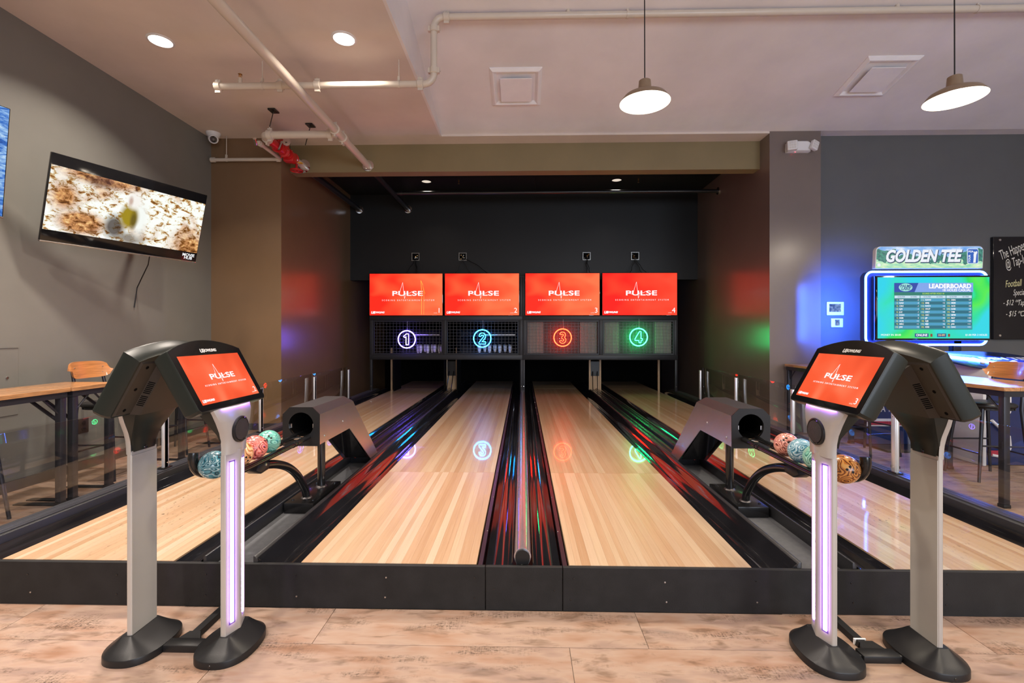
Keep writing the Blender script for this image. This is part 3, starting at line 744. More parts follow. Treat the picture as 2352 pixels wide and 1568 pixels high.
for s, lb, cx in ((-1, 'black floor cable cover on the tables side, joining two kiosk bases', -1.607), (1, 'black floor cable cover with a white tie, joining two kiosk bases', 1.635)):
    t = thing('cable_cover', lb, 'cable cover', (cx, 2.18, 0))
    bm = nb(); bx(bm, -.085, .085, -.03, .03, 0, .034); bevel(bm, .005, 2); obj('junction_box', bm, m_blk, t)
    bm = nb(); prism_z(bm, [(-.06, .028), (.06, .028), (.02 , .09), (-.04, .09)] if s < 0 else [(-.06, .028), (.06, .028), (.04, .09), (-.02, .09)], .004, .030); bevel(bm, .004, 1); obj('tee_neck', bm, m_blk, t)
    bm = nb(); d = .0
    loft(bm, [[(-.035 + d, .08, 0), (.015 + d, .08, 0), (.008 + d, .08, .026), (-.028 + d, .08, .026)], [(-.035 + d, .335, 0), (.015 + d, .335, 0), (.008 + d, .335, .026), (-.028 + d, .335, .026)]]); obj('raceway', bm, m_blk, t)
    if s > 0: box('cable_tie', (-.038, .018, .10, .108, .0, .0285), m_white, t)
    for q in (-1, 1):
        box('plug_stub', (min(q * .085, q * .115), max(q * .085, q * .115), -.018, .012, .006, .028), m_blk, t, bev=.003)

# ------------------------------------------------------------------ masking units, lane screens, neon signs, pins
YM = 9.65
mu = {}
for s, lb in ((-1, 'dark steel masking frame with wire mesh around the violet and light blue signs'), (1, 'dark steel masking frame with wire mesh around the red and green signs')):
    t = thing('masking_unit', lb, 'masking frame', (0, YM, 0))
    mu[s] = t
    xs = [(.0, .075), (1.585, 1.66), (3.12, 3.19)]
    for k, (a, b_) in enumerate(xs):
        x0, x1 = sorted((s * a, s * b_))
        box('upright', (x0, x1, 0, .06, .95, 1.87), m_frame, t, bev=.004)
    for z0, z1, nm in ((.95, 1.05, 'bottom_bar'), (1.77, 1.86, 'top_bar')):
        x0, x1 = sorted((s * .002, s * 3.19)); box(nm, (x0, x1, -.006, .066, z0, z1), m_frame, t, bev=.005)
    for a in (.05, 3.16):
        x0, x1 = sorted((s * (a - .025), s * (a + .025)))
        if a < 1: x0, x1 = (-.048, 0.) if s < 0 else (0., .048)
        g = box('leg', (x0, x1, .0, .05, .24, .95), m_frame, t, bev=.004)
        for zz in (.40, .30):
            bm = nb(); lathe(bm, [(.012, 0), (.008, .006)], 8, axis_m(((x0 + x1) / 2, 0, zz), (0, -1, 0))); obj('bolt', bm, m_chrome, g)
    for a, b_, lane in ((.075, 1.585, 0), (1.66, 3.12, 1)):
        x0, x1 = sorted((s * a, s * b_)); bm = nb()
        nx, nz = 21, 11
        for k in range(1, nx): xx = x0 + (x1 - x0) * k / nx; bx(bm, xx - .003, xx + .003, .030, .036, 1.05, 1.77)
        for k in range(1, nz): zz = 1.05 + .72 * k / nz; bx(bm, x0, x1, .024, .030, zz - .003, zz + .003)
        obj('wire_mesh', bm, m_wire, t, kind='stuff', smooth=0)
        bm = nb()
        for b in ((x0, x1, 1.735, 1.77), (x0, x1, 1.05, 1.085)): bx(bm, b[0], b[1], .016, .04, b[2], b[3])
        for b in ((x0, x0 + .03), (x1 - .03, x1)): bx(bm, b[0], b[1], .016, .04, 1.085, 1.735)
        bevel(bm, .003, 1); obj('mesh_frame', bm, m_frame, t)
        if s > 0:
            wd = x1 - x0
            for p0, p1 in ((.02, .235), (.745, .98)): box('backing_panel', (x0 + wd * p0, x0 + wd * p1, .10, .115, 1.04, 1.775), m_panelg, t)
            box('backing_panel', (x0 + wd * .235, x0 + wd * .745, .115, .13, 1.04, 1.775), m_paneld, t, label='dark centre backing panel')
    for b in ((.048, .075),):
        x0, x1 = (-.062, -.002) if s < 0 else (.002, .046)
        tp = thing('screen_post', 'slim dark post between the middle screens, on the %s sign side' % ('light blue' if s < 0 else 'red'), 'post', ((x0 + x1) / 2, YM, 1.866)); hw = (x1 - x0) / 2
        box('upright', (-hw, hw, .008, .058, 0, .80), m_frame, tp, bev=.003); box('cap', (-hw - .0, hw + .0, .004, .062, .80, .81), m_frame, tp)
# lane screens
SCR = [(-3.179, -1.662), (-1.607, -.074), (.061, 1.583), (1.645, 3.165)]
for i, (a, b_) in enumerate(SCR):
    cx, wd = (a + b_) / 2, b_ - a; zc, ht = 2.303, .862
    t = thing('lane_screen', 'wide %s lane screen reading PULSE above the %s number sign' % (('orange-red with a light streak', 'orange-red', 'red-orange', 'deep red')[i], ('violet', 'light blue', 'red', 'green')[i]), 'screen', (cx, YM - .03, 1.872), group='lane screens')
    bm = nb(); bx(bm, -wd / 2 - .012, wd / 2 + .012, .004, .07, -.004, .874); bevel(bm, .006, 2); obj('housing', bm, m_blkg, t)
    scm = mesh_of('screen', (lambda b: (bx(b, -wd / 2, wd / 2, -ht / 2, ht / 2, -.003, .003), b)[1])(nb()), m_scr4 if i == 3 else m_scr, 0)
    o = obj('display', scm, m_scr, t); o.matrix_local = frame((0, .003, .431), (1, 0, 0), (0, 0, 1))
    pulse_art(t, frame((0, -.001, .431), (1, 0, 0), (0, 0, 1)), wd, ht, i + 1, z=.0025, reflect_streak=(i == 0))
    box('badge', (wd * .36, wd * .42, .001, .006, -.002, .002), m_steel, t)
    box('bracket', (-.2, .2, .07, .12, .1, .8), m_blkm, t)
# neon signs
def stroke(d):
    A = lambda cx, cy, r, a0, a1, n=10: [(cx + r * math.cos(math.radians(a0 + (a1 - a0) * k / n)), cy + r * math.sin(math.radians(a0 + (a1 - a0) * k / n))) for k in range(n + 1)]
    if d == 1: return [(-.36, .42), (-.05, .68), (.22, .68), (.22, -.68), (-.1, -.68), (-.1, .34), (-.24, .22), (-.42, .36)]
    if d == 2: return A(0, .27, .42, 180, -35, 12) + [(-.04, -.42), (.42, -.42), (.42, -.70), (-.42, -.70), (-.42, -.50)] + A(0, .27, .15, -35, 180, 9)
    if d == 3: return A(0, .33, .37, 165, -48, 10) + A(0, -.31, .41, 48, -165, 12) + A(0, -.31, .14, -165, 75, 8) + [(-.10, -.13), (-.10, .10)] + A(0, .33, .11, -75, 165, 8)
    return [(.12, .70), (-.44, -.22), (-.44, -.42), (.06, -.42), (.06, -.70), (.30, -.70), (.30, -.42), (.46, -.42), (.46, -.18), (.30, -.18), (.30, .70)]
NE = [(-2.397, 1.373, (.16, .10, 1.0), 'violet'), (-.83, 1.392, (.01, .28, 1.0), 'light blue'), (.823, 1.410, (1.0, .014, .004), 'red'), (2.375, 1.420, (.01, 1.0, .24), 'green')]
for i, (nx, nz, colr, cn) in enumerate(NE):
    t = thing('neon_sign', 'glowing %s neon sign of a circled %s on the wire mesh' % (cn, ('one', 'two', 'three', 'four')[i]), 'neon sign', (nx, YM - .055, nz), group='circled lane number signs')
    me = EM('neon_%d' % i, colr, 50.0)
    R = .178
    bm = nb(); tube(bm, [(R * math.cos(2 * PI * k / 48), 0, R * math.sin(2 * PI * k / 48)) for k in range(48)], .0095, 8, True); obj('ring_tube', bm, me, t)
    st = [(x * .165, 0, y * .165) for x, y in stroke(i + 1)]
    pts = []
    for k in range(len(st)):
        p, q = Vector(st[k]), Vector(st[(k + 1) % len(st)]); m_ = max(1, int((q - p).length / .02))
        for j in range(m_): pts.append(p.lerp(q, j / m_))
    bm = nb(); tube(bm, pts, .0062, 6, True); obj('number_tube', bm, me, t)
    for q in (-.06, .06):
        bm = nb(); cyl(bm, (q, .028, -.02), (0, 1, 0), .006, .03, 8); obj('standoff', bm, m_steel, t)
    bm = nb(); tube(bm, [(.012, .02, R), (.014, .02, .30), (.012, .02, .375)], .002, 6); obj('lead_wire', bm, m_white, t)
# pin machines behind the mesh: pins hanging under a dark deck bar
def pin(loc, label):
    t = thing('bowling_pin', label, 'bowling pin', loc, group='pins hanging behind the mesh')
    bm = nb(); pr = [(.028, 0), (.033, .008), (.046, .05), (.058, .10), (.0605, .125), (.055, .16), (.040, .20), (.028, .235), (.0235, .26), (.026, .29), (.031, .315), (.030, .335), (.018, .352), (.002, .356)]
    lathe(bm, [(r * .72, z * .92) for r, z in pr], 16, cap0=True, cap1=True); obj('body', bm, m_pin, t)
    bm = nb(); cyl(bm, (0, 0, .325), (0, 0, 1), .004, 1.55 - loc[2] - .325, 6); obj('string', bm, m_blk, t)
for k in range(8): pin((-2.33 + .079 * k, 10.25 + (.1 if k % 2 == 0 else 0), 1.055 + .012 * (k % 3)), 'white pin hanging in the row behind the violet number sign mesh')
for k in range(7): pin((-.95 + .113 * k, 10.25 + (.08 if k % 2 else 0), 1.07 + .012 * (k % 2)), 'white pin hanging in the row behind the light blue number sign mesh')
for i, (a, b_) in enumerate(((-2.80, -1.70), (-1.42, -.06))):
    t = thing('pin_machine', 'dark pin machine frame behind the %s number sign mesh' % ('violet', 'light blue')[i], 'pin machine', ((a + b_) / 2, 10.3, .155))
    h = (b_ - a) / 2
    box('top_plate', (-h, h, -.21, .35, 1.395, 1.42), m_void, t); box('front_bar', (-h, h, -.21, -.18, 1.10, 1.27), m_void, t, bev=.003)
    for q in (-1, 1): box('side_plate', (q * h - .012, q * h + .012, -.21, .35, 0, 1.395), m_void, t)
    box('pit_curtain', (-h + .012, h - .012, .33, .35, .75, 1.395), M('curtain_dark', (.022, .022, .026), .8), t)
    box('steel_rod', (-.1, h - .1, -.2, -.185, 1.30, 1.318), m_steel, t)
def stand(x, wd, lab, both=True):
    t = thing('pin_machine_stand', lab, 'stand', (x, 10.35, .156))
    for q in ((-1, 1) if both else (0,)): box('post', (q * wd - .02, q * wd + .02, -.03, .03, 0, 1.02), m_tan, t, bev=.003)
    if both:
        box('panel', (-wd + .02, wd - .02, -.01, .01, .0, .40), m_tan, t); box('crate', (-wd + .02, wd - .02, -.02, .02, .40, .72), m_blk, t)
        for q in (-1, 1):
            bm = nb(); tube(bm, [(q * .05, -.03, .5), (q * .05 - .03, -.25, .08)], .009, 8); obj('strut', bm, m_blkm, t)
            bm = nb(); cyl(bm, (q * .07, -.012, .06), (0, -1, 0), .03, .03, 12); obj('roller', bm, m_steel, t)
stand(-1.578, .115, 'pale wooden pin machine stand seen below the mesh between the violet and light blue lanes')
stand(1.60, .115, 'pale wooden pin machine stand seen below the mesh between the red and green lanes')
stand(-2.92, 0, 'single pale wooden post behind the violet number sign mesh', False)
stand(3.0, 0, 'single pale wooden post behind the green number sign mesh', False)
# junction boxes and hanging cables above the screens
JB = [(-2.312, 'left of the pair above screen 1'), (-1.29, ''), (1.372, ''), (2.405, '')]
for i, (jx, _) in enumerate(JB):
    t = thing('junction_box', 'small open junction box with black cables on the bulkhead above the %s lane screen' % ('violet', 'light blue', 'red', 'green')[i], 'junction box', (jx, 10.05, 3.15))
    bm = nb()
    for b in ((-.085, .085, -.085, -.07), (-.085, .085, .07, .085), (-.085, -.07, -.07, .07), (.07, .085, -.07, .07)): bx(bm, b[0], b[1], -.04, 0, b[2], b[3])
    obj('box_frame', bm, M('galvanised', (.30, .31, .30), .35, .8, vary=.5, vscale=60), t)
    box('box_back', (-.07, .07, -.006, 0, -.07, .07), m_void, t)
    rj = random.Random(i)
    for k in range(5):
        bm = nb(); bmesh.ops.create_icosphere(bm, subdivisions=1, radius=.018, matrix=Matrix.Translation((rj.uniform(-.05, .05), -.025, rj.uniform(-.05, .05)))); obj('connector', bm, m_steel if k % 2 else m_brass, t)
    ends = [[(-.22, 0), (.08, .01), (.12, 0)], [(-.18, 0), (.28, 0), (.62, .0)], [(-.03, 0), (.06, 0)], [(-.2, 0), (.12, 0), (.24, 0)]][i]
    for ex, _ in ends:
        pts = [(ex * (u / 8) ** 1.1 + .012 * math.sin(u * 1.9 + ex * 9), -.03 - .25 * (u / 8), -.03 - .42 * (u / 8) - .03 * math.sin(PI * u / 8) * (1 if abs(ex) < .5 else -2)) for u in range(9)]
        bm = nb(); tube(bm, pts, .007, 6); obj('cable', bm, m_blk, t)

# ------------------------------------------------------------------ televisions on the left wall
def movie_mat():
    t = NT('movie_picture'); v = t.coord()
    a = t.noise(t.mapping(v, (1.0, 1.5, 1)), 13, 7, .7, .5)
    lo = t.noise(v, 2.6, 2)
    bg = t.ramp(a, [(.34, '4a2e0a'), (.41, 'a8661a'), (.45, 'dcc68e'), (.49, 'fbfff8'), (.8, 'ffffff')])
    warm = t.ramp(a, [(.3, '1e1004'), (.43, '7a430c'), (.52, 'c87c1e'), (.62, 'f0c070'), (.75, 'fff0d0')])
    m1 = t.math('MAXIMUM', t.ell(v, -.46, -.19, .20, .12, .3), t.math('MAXIMUM', t.ell(v, -.32, .30, .36, .09, .4), t.math('MAXIMUM', t.ell(v, .66, -.26, .22, .2, .5), t.ell(v, -.62, .04, .12, .14, .5))))
    m1 = t.math('MAXIMUM', m1, t.ramp(lo, [(.55, (0, 0, 0)), (.66, (.8, .8, .8))]))
    c = t.mix(t.math('MULTIPLY', m1, .92), bg, warm)
    c = t.mix(t.math('MULTIPLY', t.ell(v, -.34, .26, .13, .05, .5), .6), c, '3a1e10')
    c = t.mix(t.math('MULTIPLY', t.ell(v, -.17, -.17, .09, .12, .4), .9), c, '33210e')
    c = t.mix(t.math('MULTIPLY', t.ell(v, .0, -.27, .13, .06, .5), .8), c, '5a4426')
    c = t.mix(t.ell(v, .06, -.03, .07, .20, .45), c, 'f6faf4')
    c = t.mix(t.ell(v, -.045, -.03, .085, .125, .3), c, 'a08a12')
    c = t.mix(t.ell(v, .0, -.06, .03, .09, .5), c, '6a5a10')
    c = t.mix(t.ell(v, -.02, .15, .065, .085, .4), c, 'f7f3ec')
    c = t.mix(t.math('MULTIPLY', t.ell(v, -.05, .14, .02, .045, .5), .7), c, 'b58a70')
    t.link(c, t.b.inputs['Emission Color']); t.b.inputs['Emission Strength'].default_value = 1.0
    t.b.inputs['Base Color'].default_value = (.01, .01, .01, 1); t.b.inputs['Roughness'].default_value = .15
    return t.m
def water_mat():
    t = NT('ocean_picture'); v = t.coord(); a = t.noise(t.mapping(v, (1.0, 3.2, 1)), 8, 6, .65, .8)
    t.link(t.ramp(a, [(.3, '0a2f7a'), (.45, '2f6fc8'), (.6, '9cc6ef'), (.75, 'f2f8ff')]), t.b.inputs['Emission Color']); t.b.inputs['Emission Strength'].default_value = 1.0
    t.b.inputs['Base Color'].default_value = (.01, .01, .01, 1); t.b.inputs['Roughness'].default_value = .15
    return t.m
def tv(c, yaw, tilt, wd, label, pic, lh):
    d = Vector((math.cos(yaw), math.sin(yaw), 0)); u = (-d).cross(Vector((0, 0, 1))); n = d * math.cos(tilt) + Vector((0, 0, 1)) * math.sin(tilt); v = n.cross(u)
    c = Vector(c); h = wd * .5625; wallx = XL
    t = thing('television', label, 'television', (wallx, c.y, c.z))
    rel = c - Vector((wallx, c.y, c.z)); mt = frame(rel, u, v)
    bm = nb(); bx(bm, -wd / 2, wd / 2, -h / 2, h / 2, -.035, .0, mt); bevel(bm, .006, 2); obj('panel_frame', bm, m_blkg, t)
    bm = nb(); bx(bm, -wd / 2 - .001, wd / 2 + .001, -h / 2 - .012, -h / 2 + .004, -.03, .004, mt); bevel(bm, .004, 2); obj('lower_trim', bm, m_hood, t)
    bm = nb(); bx(bm, -wd / 2 * .62, wd / 2 * .62, -h / 2 * .7, h / 2 * .5, -.075, -.035, mt); bevel(bm, .015, 2); obj('rear_housing', bm, m_blk, t)
    bm = nb(); bx(bm, -wd / 2 + .008, wd / 2 - .008, -h / 2 * lh, h / 2 * lh, -.001, .0015); o = obj('picture', bm, pic, t, smooth=0); o.matrix_local = mt
    if lh < .95:
        text('channel_logo', 'MOVIE\nHUB', .05, m_prn, t, mt @ Matrix.Translation((wd * .43, -h * .435, .002)), align='CENTER', bold=.001, line=.72)
    back = mt @ Vector((0, 0, -.075)); el = Vector((.17, back.y * .5 + .42, back.z * .5 - .02))
    box('wall_plate', (0, .025, .24, .48, -.2, .2), m_blkm, t, bev=.004)
    bm = nb(); tube(bm, [(.02, .36, 0.02), el], .022, 8); obj('mount_arm', bm, m_blkm, t)
    bm = nb(); tube(bm, [el, back], .022, 8); obj('mount_arm', bm, m_blkm, t)
    bm = nb(); bx(bm, -.2, .2, -.2, .2, -.1, -.074, mt); bevel(bm, .004, 1); obj('mount_bracket', bm, m_blkm, t)
    bm = nb(); tube(bm, [mt @ Vector((.25, -h / 2 + .05, -.05)), mt @ Vector((.28, -h / 2 - .12, -.1)), (.03, .62, -.75), (.01, .6, -1.0)], .006, 6); obj('cable', bm, m_blk, t)
    return t
tv((-4.33, 5.10, 2.82), math.radians(-20.4), math.radians(-14.8), 1.52, 'tilted television showing an orange rocky film scene on the grey wall', movie_mat(), .735)
tv((-4.265, 2.86, 2.845), math.radians(-14), math.radians(-6), 1.52, 'television with a blue ocean picture farther along the grey wall', water_mat(), .985)

# ------------------------------------------------------------------ ceiling fixtures
def downlight(x, y, z, label, energy, r=.125, mat=None, spread=128, vis=True):
    t = thing('recessed_downlight', label, 'downlight', (x, y, z), group='recessed ceiling downlights')
    bm = nb(); lathe(bm, [(r, 0), (r, -.006), (r * .84, -.012), (r * .82, -.004)], 40, cap0=False, cap1=False); obj('trim_ring', bm, m_white if z > 4.51 else m_blkm, t)
    bm = nb(); lathe(bm, [(r * .83, -.004), (r * .6, -.007), (.001, -.008)], 40, cap0=False); obj('lens', bm, mat or EM('lamp_lens', (1.0, .93, .82), 9), t)
    l = bpy.data.lights.new('downlight_lamp', 'AREA'); l.shape = 'DISK'; l.size = r * 1.6; l.energy = energy; l.color = WARM; l.spread = math.radians(spread)
    o = bpy.data.objects.new('downlight_lamp', l); C.objects.link(o); o.parent = t; o.location = (0, 0, -.014)
    return t
downlight(-3.747, 4.741, ZC, 'bright round recessed downlight above the television with the film', 62)
downlight(-1.835, 4.749, ZC, 'bright round recessed downlight near the ceiling step', 62)
for yy in (2.6, .45, -1.7, -3.9):
    for xx in (-3.747, -1.835): downlight(xx, yy, ZC, 'round recessed downlight in the ceiling behind the viewpoint', 62)
for k, xx in enumerate((-1.898, 1.842)):
    downlight(xx, 9.16, 4.5, 'dim recessed downlight in the black alcove ceiling above the %s lane screen' % ('light blue', 'red')[k], 2.2, .11, EM('lamp_lens_dim', (1, .85, .7), .8), 110)
def pendant(x, y, z, label, energy=54):
    zc = CH(y) if y > 2.6 else CH(2.6)
    t = thing('pendant_lamp', label, 'pendant lamp', (x, y, z), group='bronze pendant lamps')
    R = .2
    prof = [(.040, .182), (.046, .178), (.052, .110), (.060, .095), (.11, .078), (.165, .050), (.187, .022), (.200, .0)]
    bm = nb(); lathe(bm, [(.001, .184)] + prof, 44, cap1=False); obj('shade', bm, m_bronze, t)
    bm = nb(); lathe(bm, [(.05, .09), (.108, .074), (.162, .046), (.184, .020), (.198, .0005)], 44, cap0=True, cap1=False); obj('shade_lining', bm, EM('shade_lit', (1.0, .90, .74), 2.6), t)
    bm = nb(); bmesh.ops.create_uvsphere(bm, u_segments=20, v_segments=12, radius=.042, matrix=Matrix.Translation((0, 0, .055))); obj('bulb', bm, EM('bulb_warm', (1.0, .92, .8), 10), t)
    bm = nb(); tube(bm, [(0, 0, .18), (-.002, 0, (zc - z) * .5), (0, 0, zc - z - .02)], .0045, 8); obj('cord', bm, m_blk, t)
    bm = nb(); lathe(bm, [(.06, zc - z - .03), (.06, zc - z)], 20); obj('canopy', bm, m_bronze, t)
    l = bpy.data.lights.new('pendant_bulb_light', 'AREA'); l.shape = 'DISK'; l.size = .3; l.energy = energy; l.color = (1, .86, .68)
    o = bpy.data.objects.new('pendant_bulb_light', l); C.objects.link(o); o.parent = t; o.location = (0, 0, -.004)
pendant(.983, 3.77, 3.35, 'lit bronze pendant lamp hanging above the red sign lane')
pendant(3.423, 3.77, 3.352, 'lit bronze pendant lamp hanging toward the arcade machine')
for x, y in ((5.86, 3.77), (2.2, .6), (4.6, .6), (7., .6), (2.2, -2.6), (4.6, -2.6), (7., -2.6)): pendant(x, y, 3.35, 'lit bronze pendant lamp behind the viewpoint')

def vent(x, y, label):
    t = thing('air_vent', label, 'air vent', (x, y, CH(y))); t.rotation_euler = (math.atan(-.24), 0, 0)
    def sq(h, z): return [(-h, -h, z), (h, -h, z), (h, h, z), (-h, h, z)]
    bm = nb(); loft(bm, [sq(.335, 0), sq(.335, -.010), sq(.300, -.034), sq(.285, -.034), sq(.250, -.003)], True, True); obj('frame', bm, m_vent, t, smooth=20)
    bm = nb(); loft(bm, [sq(.205, -.05), sq(.21, -.054), sq(.205, -.058)]); obj('plaque', bm, m_vent, t)
    for a, b in ((-.15, -.15), (.15, -.15), (.15, .15), (-.15, .15)):
        bm = nb(); cyl(bm, (a, b, -.05), (0, 0, 1), .006, .05, 6); obj('hanger', bm, m_vent, t)
vent(-.085, 6.215, 'square white air vent on the sloping ceiling above the light blue and red sign lanes')
vent(4.56, 6.115, 'square white air vent on the sloping ceiling beside the pendant lamp')

# ------------------------------------------------------------------ sprinkler pipework
def coupling(par, p, d, r):
    d = Vector(d).normalized(); bm = nb(); lathe(bm, [(r * 1.12, -.035), (r * 1.32, -.03), (r * 1.32, .03), (r * 1.12, .035)], 18, axis_m(p, d))
    o = Vector((0, 0, 1)) if abs(d.z) < .5 else Vector((1, 0, 0))
    for q in (-1, 1): bx(bm, -.012, .012, -.02, .02, -.028, .028, axis_m(Vector(p) + o * q * r * 1.42, d))
    cyl(bm, Vector(p) - o * r * 1.3 + d.cross(o) * .012, o, .006, r * 3.4, 6)
    obj('coupling', bm, m_pipe, par)
def hanger(par, p, ztop, r):
    bm = nb(); p = Vector(p); cyl(bm, p + Vector((0, 0, r)), (0, 0, 1), .006, ztop - p.z - r, 6); obj('hanger_rod', bm, m_pipe, par)
    bm = nb(); lathe(bm, [(r * 1.15, -.012), (r * 1.15, .012)], 16, axis_m(p, (1, 0, 0) if True else (0, 1, 0))); bx(bm, p.x - .012, p.x + .012, p.y - .012, p.y + .012, p.z + r, p.z + r + .05); obj('hanger_clip', bm, m_pipe, par)
def sprinkler(par, p):
    bm = nb(); cyl(bm, p, (0, 0, 1), .022, .06, 10); b = obj('sprinkler_socket', bm, m_pipe, par)
    bm = nb(); p = Vector(p) + Vector((0, 0, .06)); lathe(bm, [(.012, 0), (.012, .012), (.006, .014), (.006, .04), (.022, .042), (.022, .045)], 10, Matrix.Translation(p)); tube(bm, [p + Vector((-.012, 0, .01)), p + Vector((-.02, 0, .025)), p + Vector((0, 0, .042))], .003, 6); tube(bm, [p + Vector((.012, 0, .01)), p + Vector((.02, 0, .025)), p + Vector((0, 0, .042))], .003, 6); obj('sprinkler_head', bm, m_brass, b)
XM, ZP = -2.48, 4.19
t = thing('sprinkler_pipe', 'thick cream sprinkler pipe running along the low ceiling into the olive beam', 'pipe', (0, 0, 0))
bm = nb(); tube(bm, [(XM, -5.5, ZP), (XM, 7.44, ZP)], .052, 20); obj('main_pipe', bm, m_pipe, t)
bm = nb(); lathe(bm, [(.056, 0), (.085, -.004), (.09, -.012), (.06, -.02)], 24, axis_m((XM, 7.44, ZP), (0, 1, 0))); obj('escutcheon', bm, m_chrome, t)
for yy in (6.12, 6.38): coupling(t, (XM, yy, ZP), (0, 1, 0), .052)
t = thing('branch_pipe', 'cream branch pipe crossing under the low ceiling and rising to the sloping ceiling', 'pipe', (0, 0, 0))
zb, yb, rb = 4.255, 5.13, .036
bm = nb()
pts = [(-3.40, yb, zb), (-1.10, yb, zb)] + arc((-1.09, yb, zb + .11), .11, -PI / 2, 0, 6, 'xz')[1:] + [(-.98, yb, 4.88)] + [(-.98 + .11 - .11 * math.cos(a), yb, 4.88 + .11 * math.sin(a)) for a in [PI / 2 * k / 6 for k in range(1, 7)]] + [(9.4, yb, 4.99)]
tube(bm, pts, rb, 16); obj('branch_run', bm, m_pipe, t)
for p, d in (((-3.40, yb, zb), (1, 0, 0)), ((-2.70, yb, zb), (1, 0, 0)), ((-2.28, yb, zb), (1, 0, 0)), ((-1.13, yb, zb), (1, 0, 0)), ((-.98, yb, 4.40), (0, 0, 1)), ((-.98, yb, 4.86), (0, 0, 1)), ((-.84, yb, 4.99), (1, 0, 0))): coupling(t, p, d, rb)
hanger(t, (-2.90, yb, zb), ZC, rb); hanger(t, (-1.37, yb, zb), ZC, rb)
for x in (1.15, 4.9): hanger(t, (x, yb, 4.99), CH(yb), rb)
sprinkler(t, (-3.15, yb, zb + .03))
for x in (.5, 4.05): sprinkler(t, (x, yb, 5.01))
t = thing('valve_assembly', 'red sprinkler valve assembly with handwheel on cream pipe beside the olive beam', 'valve', (-3.53, 6.25, 4.19))
bm = nb(); tube(bm, [(.996, 0, 0), (.08, 0, 0)] + [(.08 - .08 * math.sin(a), .08 - .08 * math.cos(a), 0) for a in [PI / 2 * k / 5 for k in range(1, 6)]] + [(0, 1.19, 0)], .05, 16); obj('feed_pipe', bm, m_pipe, t)
coupling(t, (.10, 0, 0), (1, 0, 0), .05); coupling(t, (.93, 0, 0), (1, 0, 0), .05); coupling(t, (0, .12, 0), (0, 1, 0), .05)
def zlathe(prof, p, d, nm, mt, seg=18):
    bm = nb(); lathe(bm, prof, seg, axis_m(p, d)); return obj(nm, bm, mt, t)
zlathe([(.062, 0), (.062, .20)], (0, .16, 0), (0, 1, 0), 'red_pipe', m_red)
zlathe([(.085, 0), (.085, .02), (.06, .03), (.075, .10), (.06, .17), (.085, .18), (.085, .20)], (0, .38, 0), (0, 1, 0), 'check_valve', m_red)
bm = nb(); bx(bm, -.05, .09, .42, .56, .0, .12); bevel(bm, .012, 2); obj('gear_box', bm, m_red, t)
zlathe([(.085, 0), (.085, .02), (.07, .04), (.078, .12), (.07, .19), (.085, .2), (.085, .22)], (0, .64, 0), (0, 1, 0), 'butterfly_valve', m_red)
bm = nb(); bx(bm, -.08, .08, .68, .82, -.10, .04); bevel(bm, .02, 2); obj('valve_body', bm, m_red, t)
zlathe([(.018, 0), (.018, .10)], (0, .95, -.14), (0, 0, 1), 'wheel_stem', m_red)
bm = nb(); tube(bm, arc((0, .95, -.15), .085, 0, 2 * PI * 23 / 24, 23, 'xy'), .013, 8, True)
for k in range(4): tube(bm, [(0, .95, -.15), (.085 * math.cos(k * PI / 2), .95 + .085 * math.sin(k * PI / 2), -.15)], .008, 6)
obj('handwheel', bm, m_red, t)
zlathe([(.05, 0), (.055, .008), (.055, .03), (.04, .034)], (.13, .40, .05), (.3, -1, .2), 'pressure_gauge', m_chrome)
zlathe([(.055, 0), (.055, .012)], (.05, .16, .09), (0, -.5, 1), 'pressure_gauge', m_white)
zlathe([(.014, 0), (.014, .14)], (.06, .30, -.08), (.2, .3, 1), 'drain_pipe', m_steel)
zlathe([(.024, 0), (.02, .04), (.02, .12)], (-.10, -.02, -.05), (-.3, .8, -.3), 'test_valve', m_chrome)
for k in range(9):
    a = random.Random(k); zlathe([(.012, 0), (.010, .016)], (a.uniform(-.08, .08), .3 + .07 * k, a.uniform(-.1, .1)), (a.uniform(-1, 1), -1, a.uniform(-1, 1)), 'bolt_nut', m_chrome if k % 2 else m_red, 6)
bm = nb(); bx(bm, .06, .12, .86, .92, -.06, -.05); obj('tag', bm, M('tag_yellow', (.75, .5, .05), .5), t)
zlathe([(.062, 0), (.105, -.004), (.11, -.014), (.07, -.02)], (0, 1.19, 0), (0, 1, 0), 'escutcheon', m_chrome, 24)
for q, yy in ((.15, .0), (.45, .45)):
    bm = nb(); bx(bm, q - .05, q + .05, yy - .06, yy + .06, .318, .335); tube(bm, [(q, yy, .32), (q - .10, yy + .05, .06)], .006, 6); obj('brace', bm, m_blkm, t)
t = thing('drain_line', 'thin cream pipe with a hanger along the top of the brown wall', 'pipe', (0, 0, 0))
bm = nb(); tube(bm, [(-4.78, 7.06, 4.165), (-3.74, 7.06, 4.165)] + [(-3.74 + .04 * math.sin(a), 7.02 + .04 * math.cos(a), 4.165) for a in (.5, 1.0, PI / 2)] + [(-3.70, 6.44, 4.17)], .026, 12); obj('run', bm, m_pipe, t)
zlathe2 = lambda p, d: (lambda b: (lathe(b, [(.038, -.03), (.038, .03)], 14, axis_m(p, d)), obj('elbow', b, m_pipe, t)))(nb())
zlathe2((-4.76, 7.06, 4.165), (1, 0, 0)); zlathe2((-3.74, 7.06, 4.165), (1, 0, 0)); zlathe2((-3.70, 6.50, 4.17), (0, 1, 0))
hanger(t, (-4.55, 7.06, 4.165), ZC, .026)
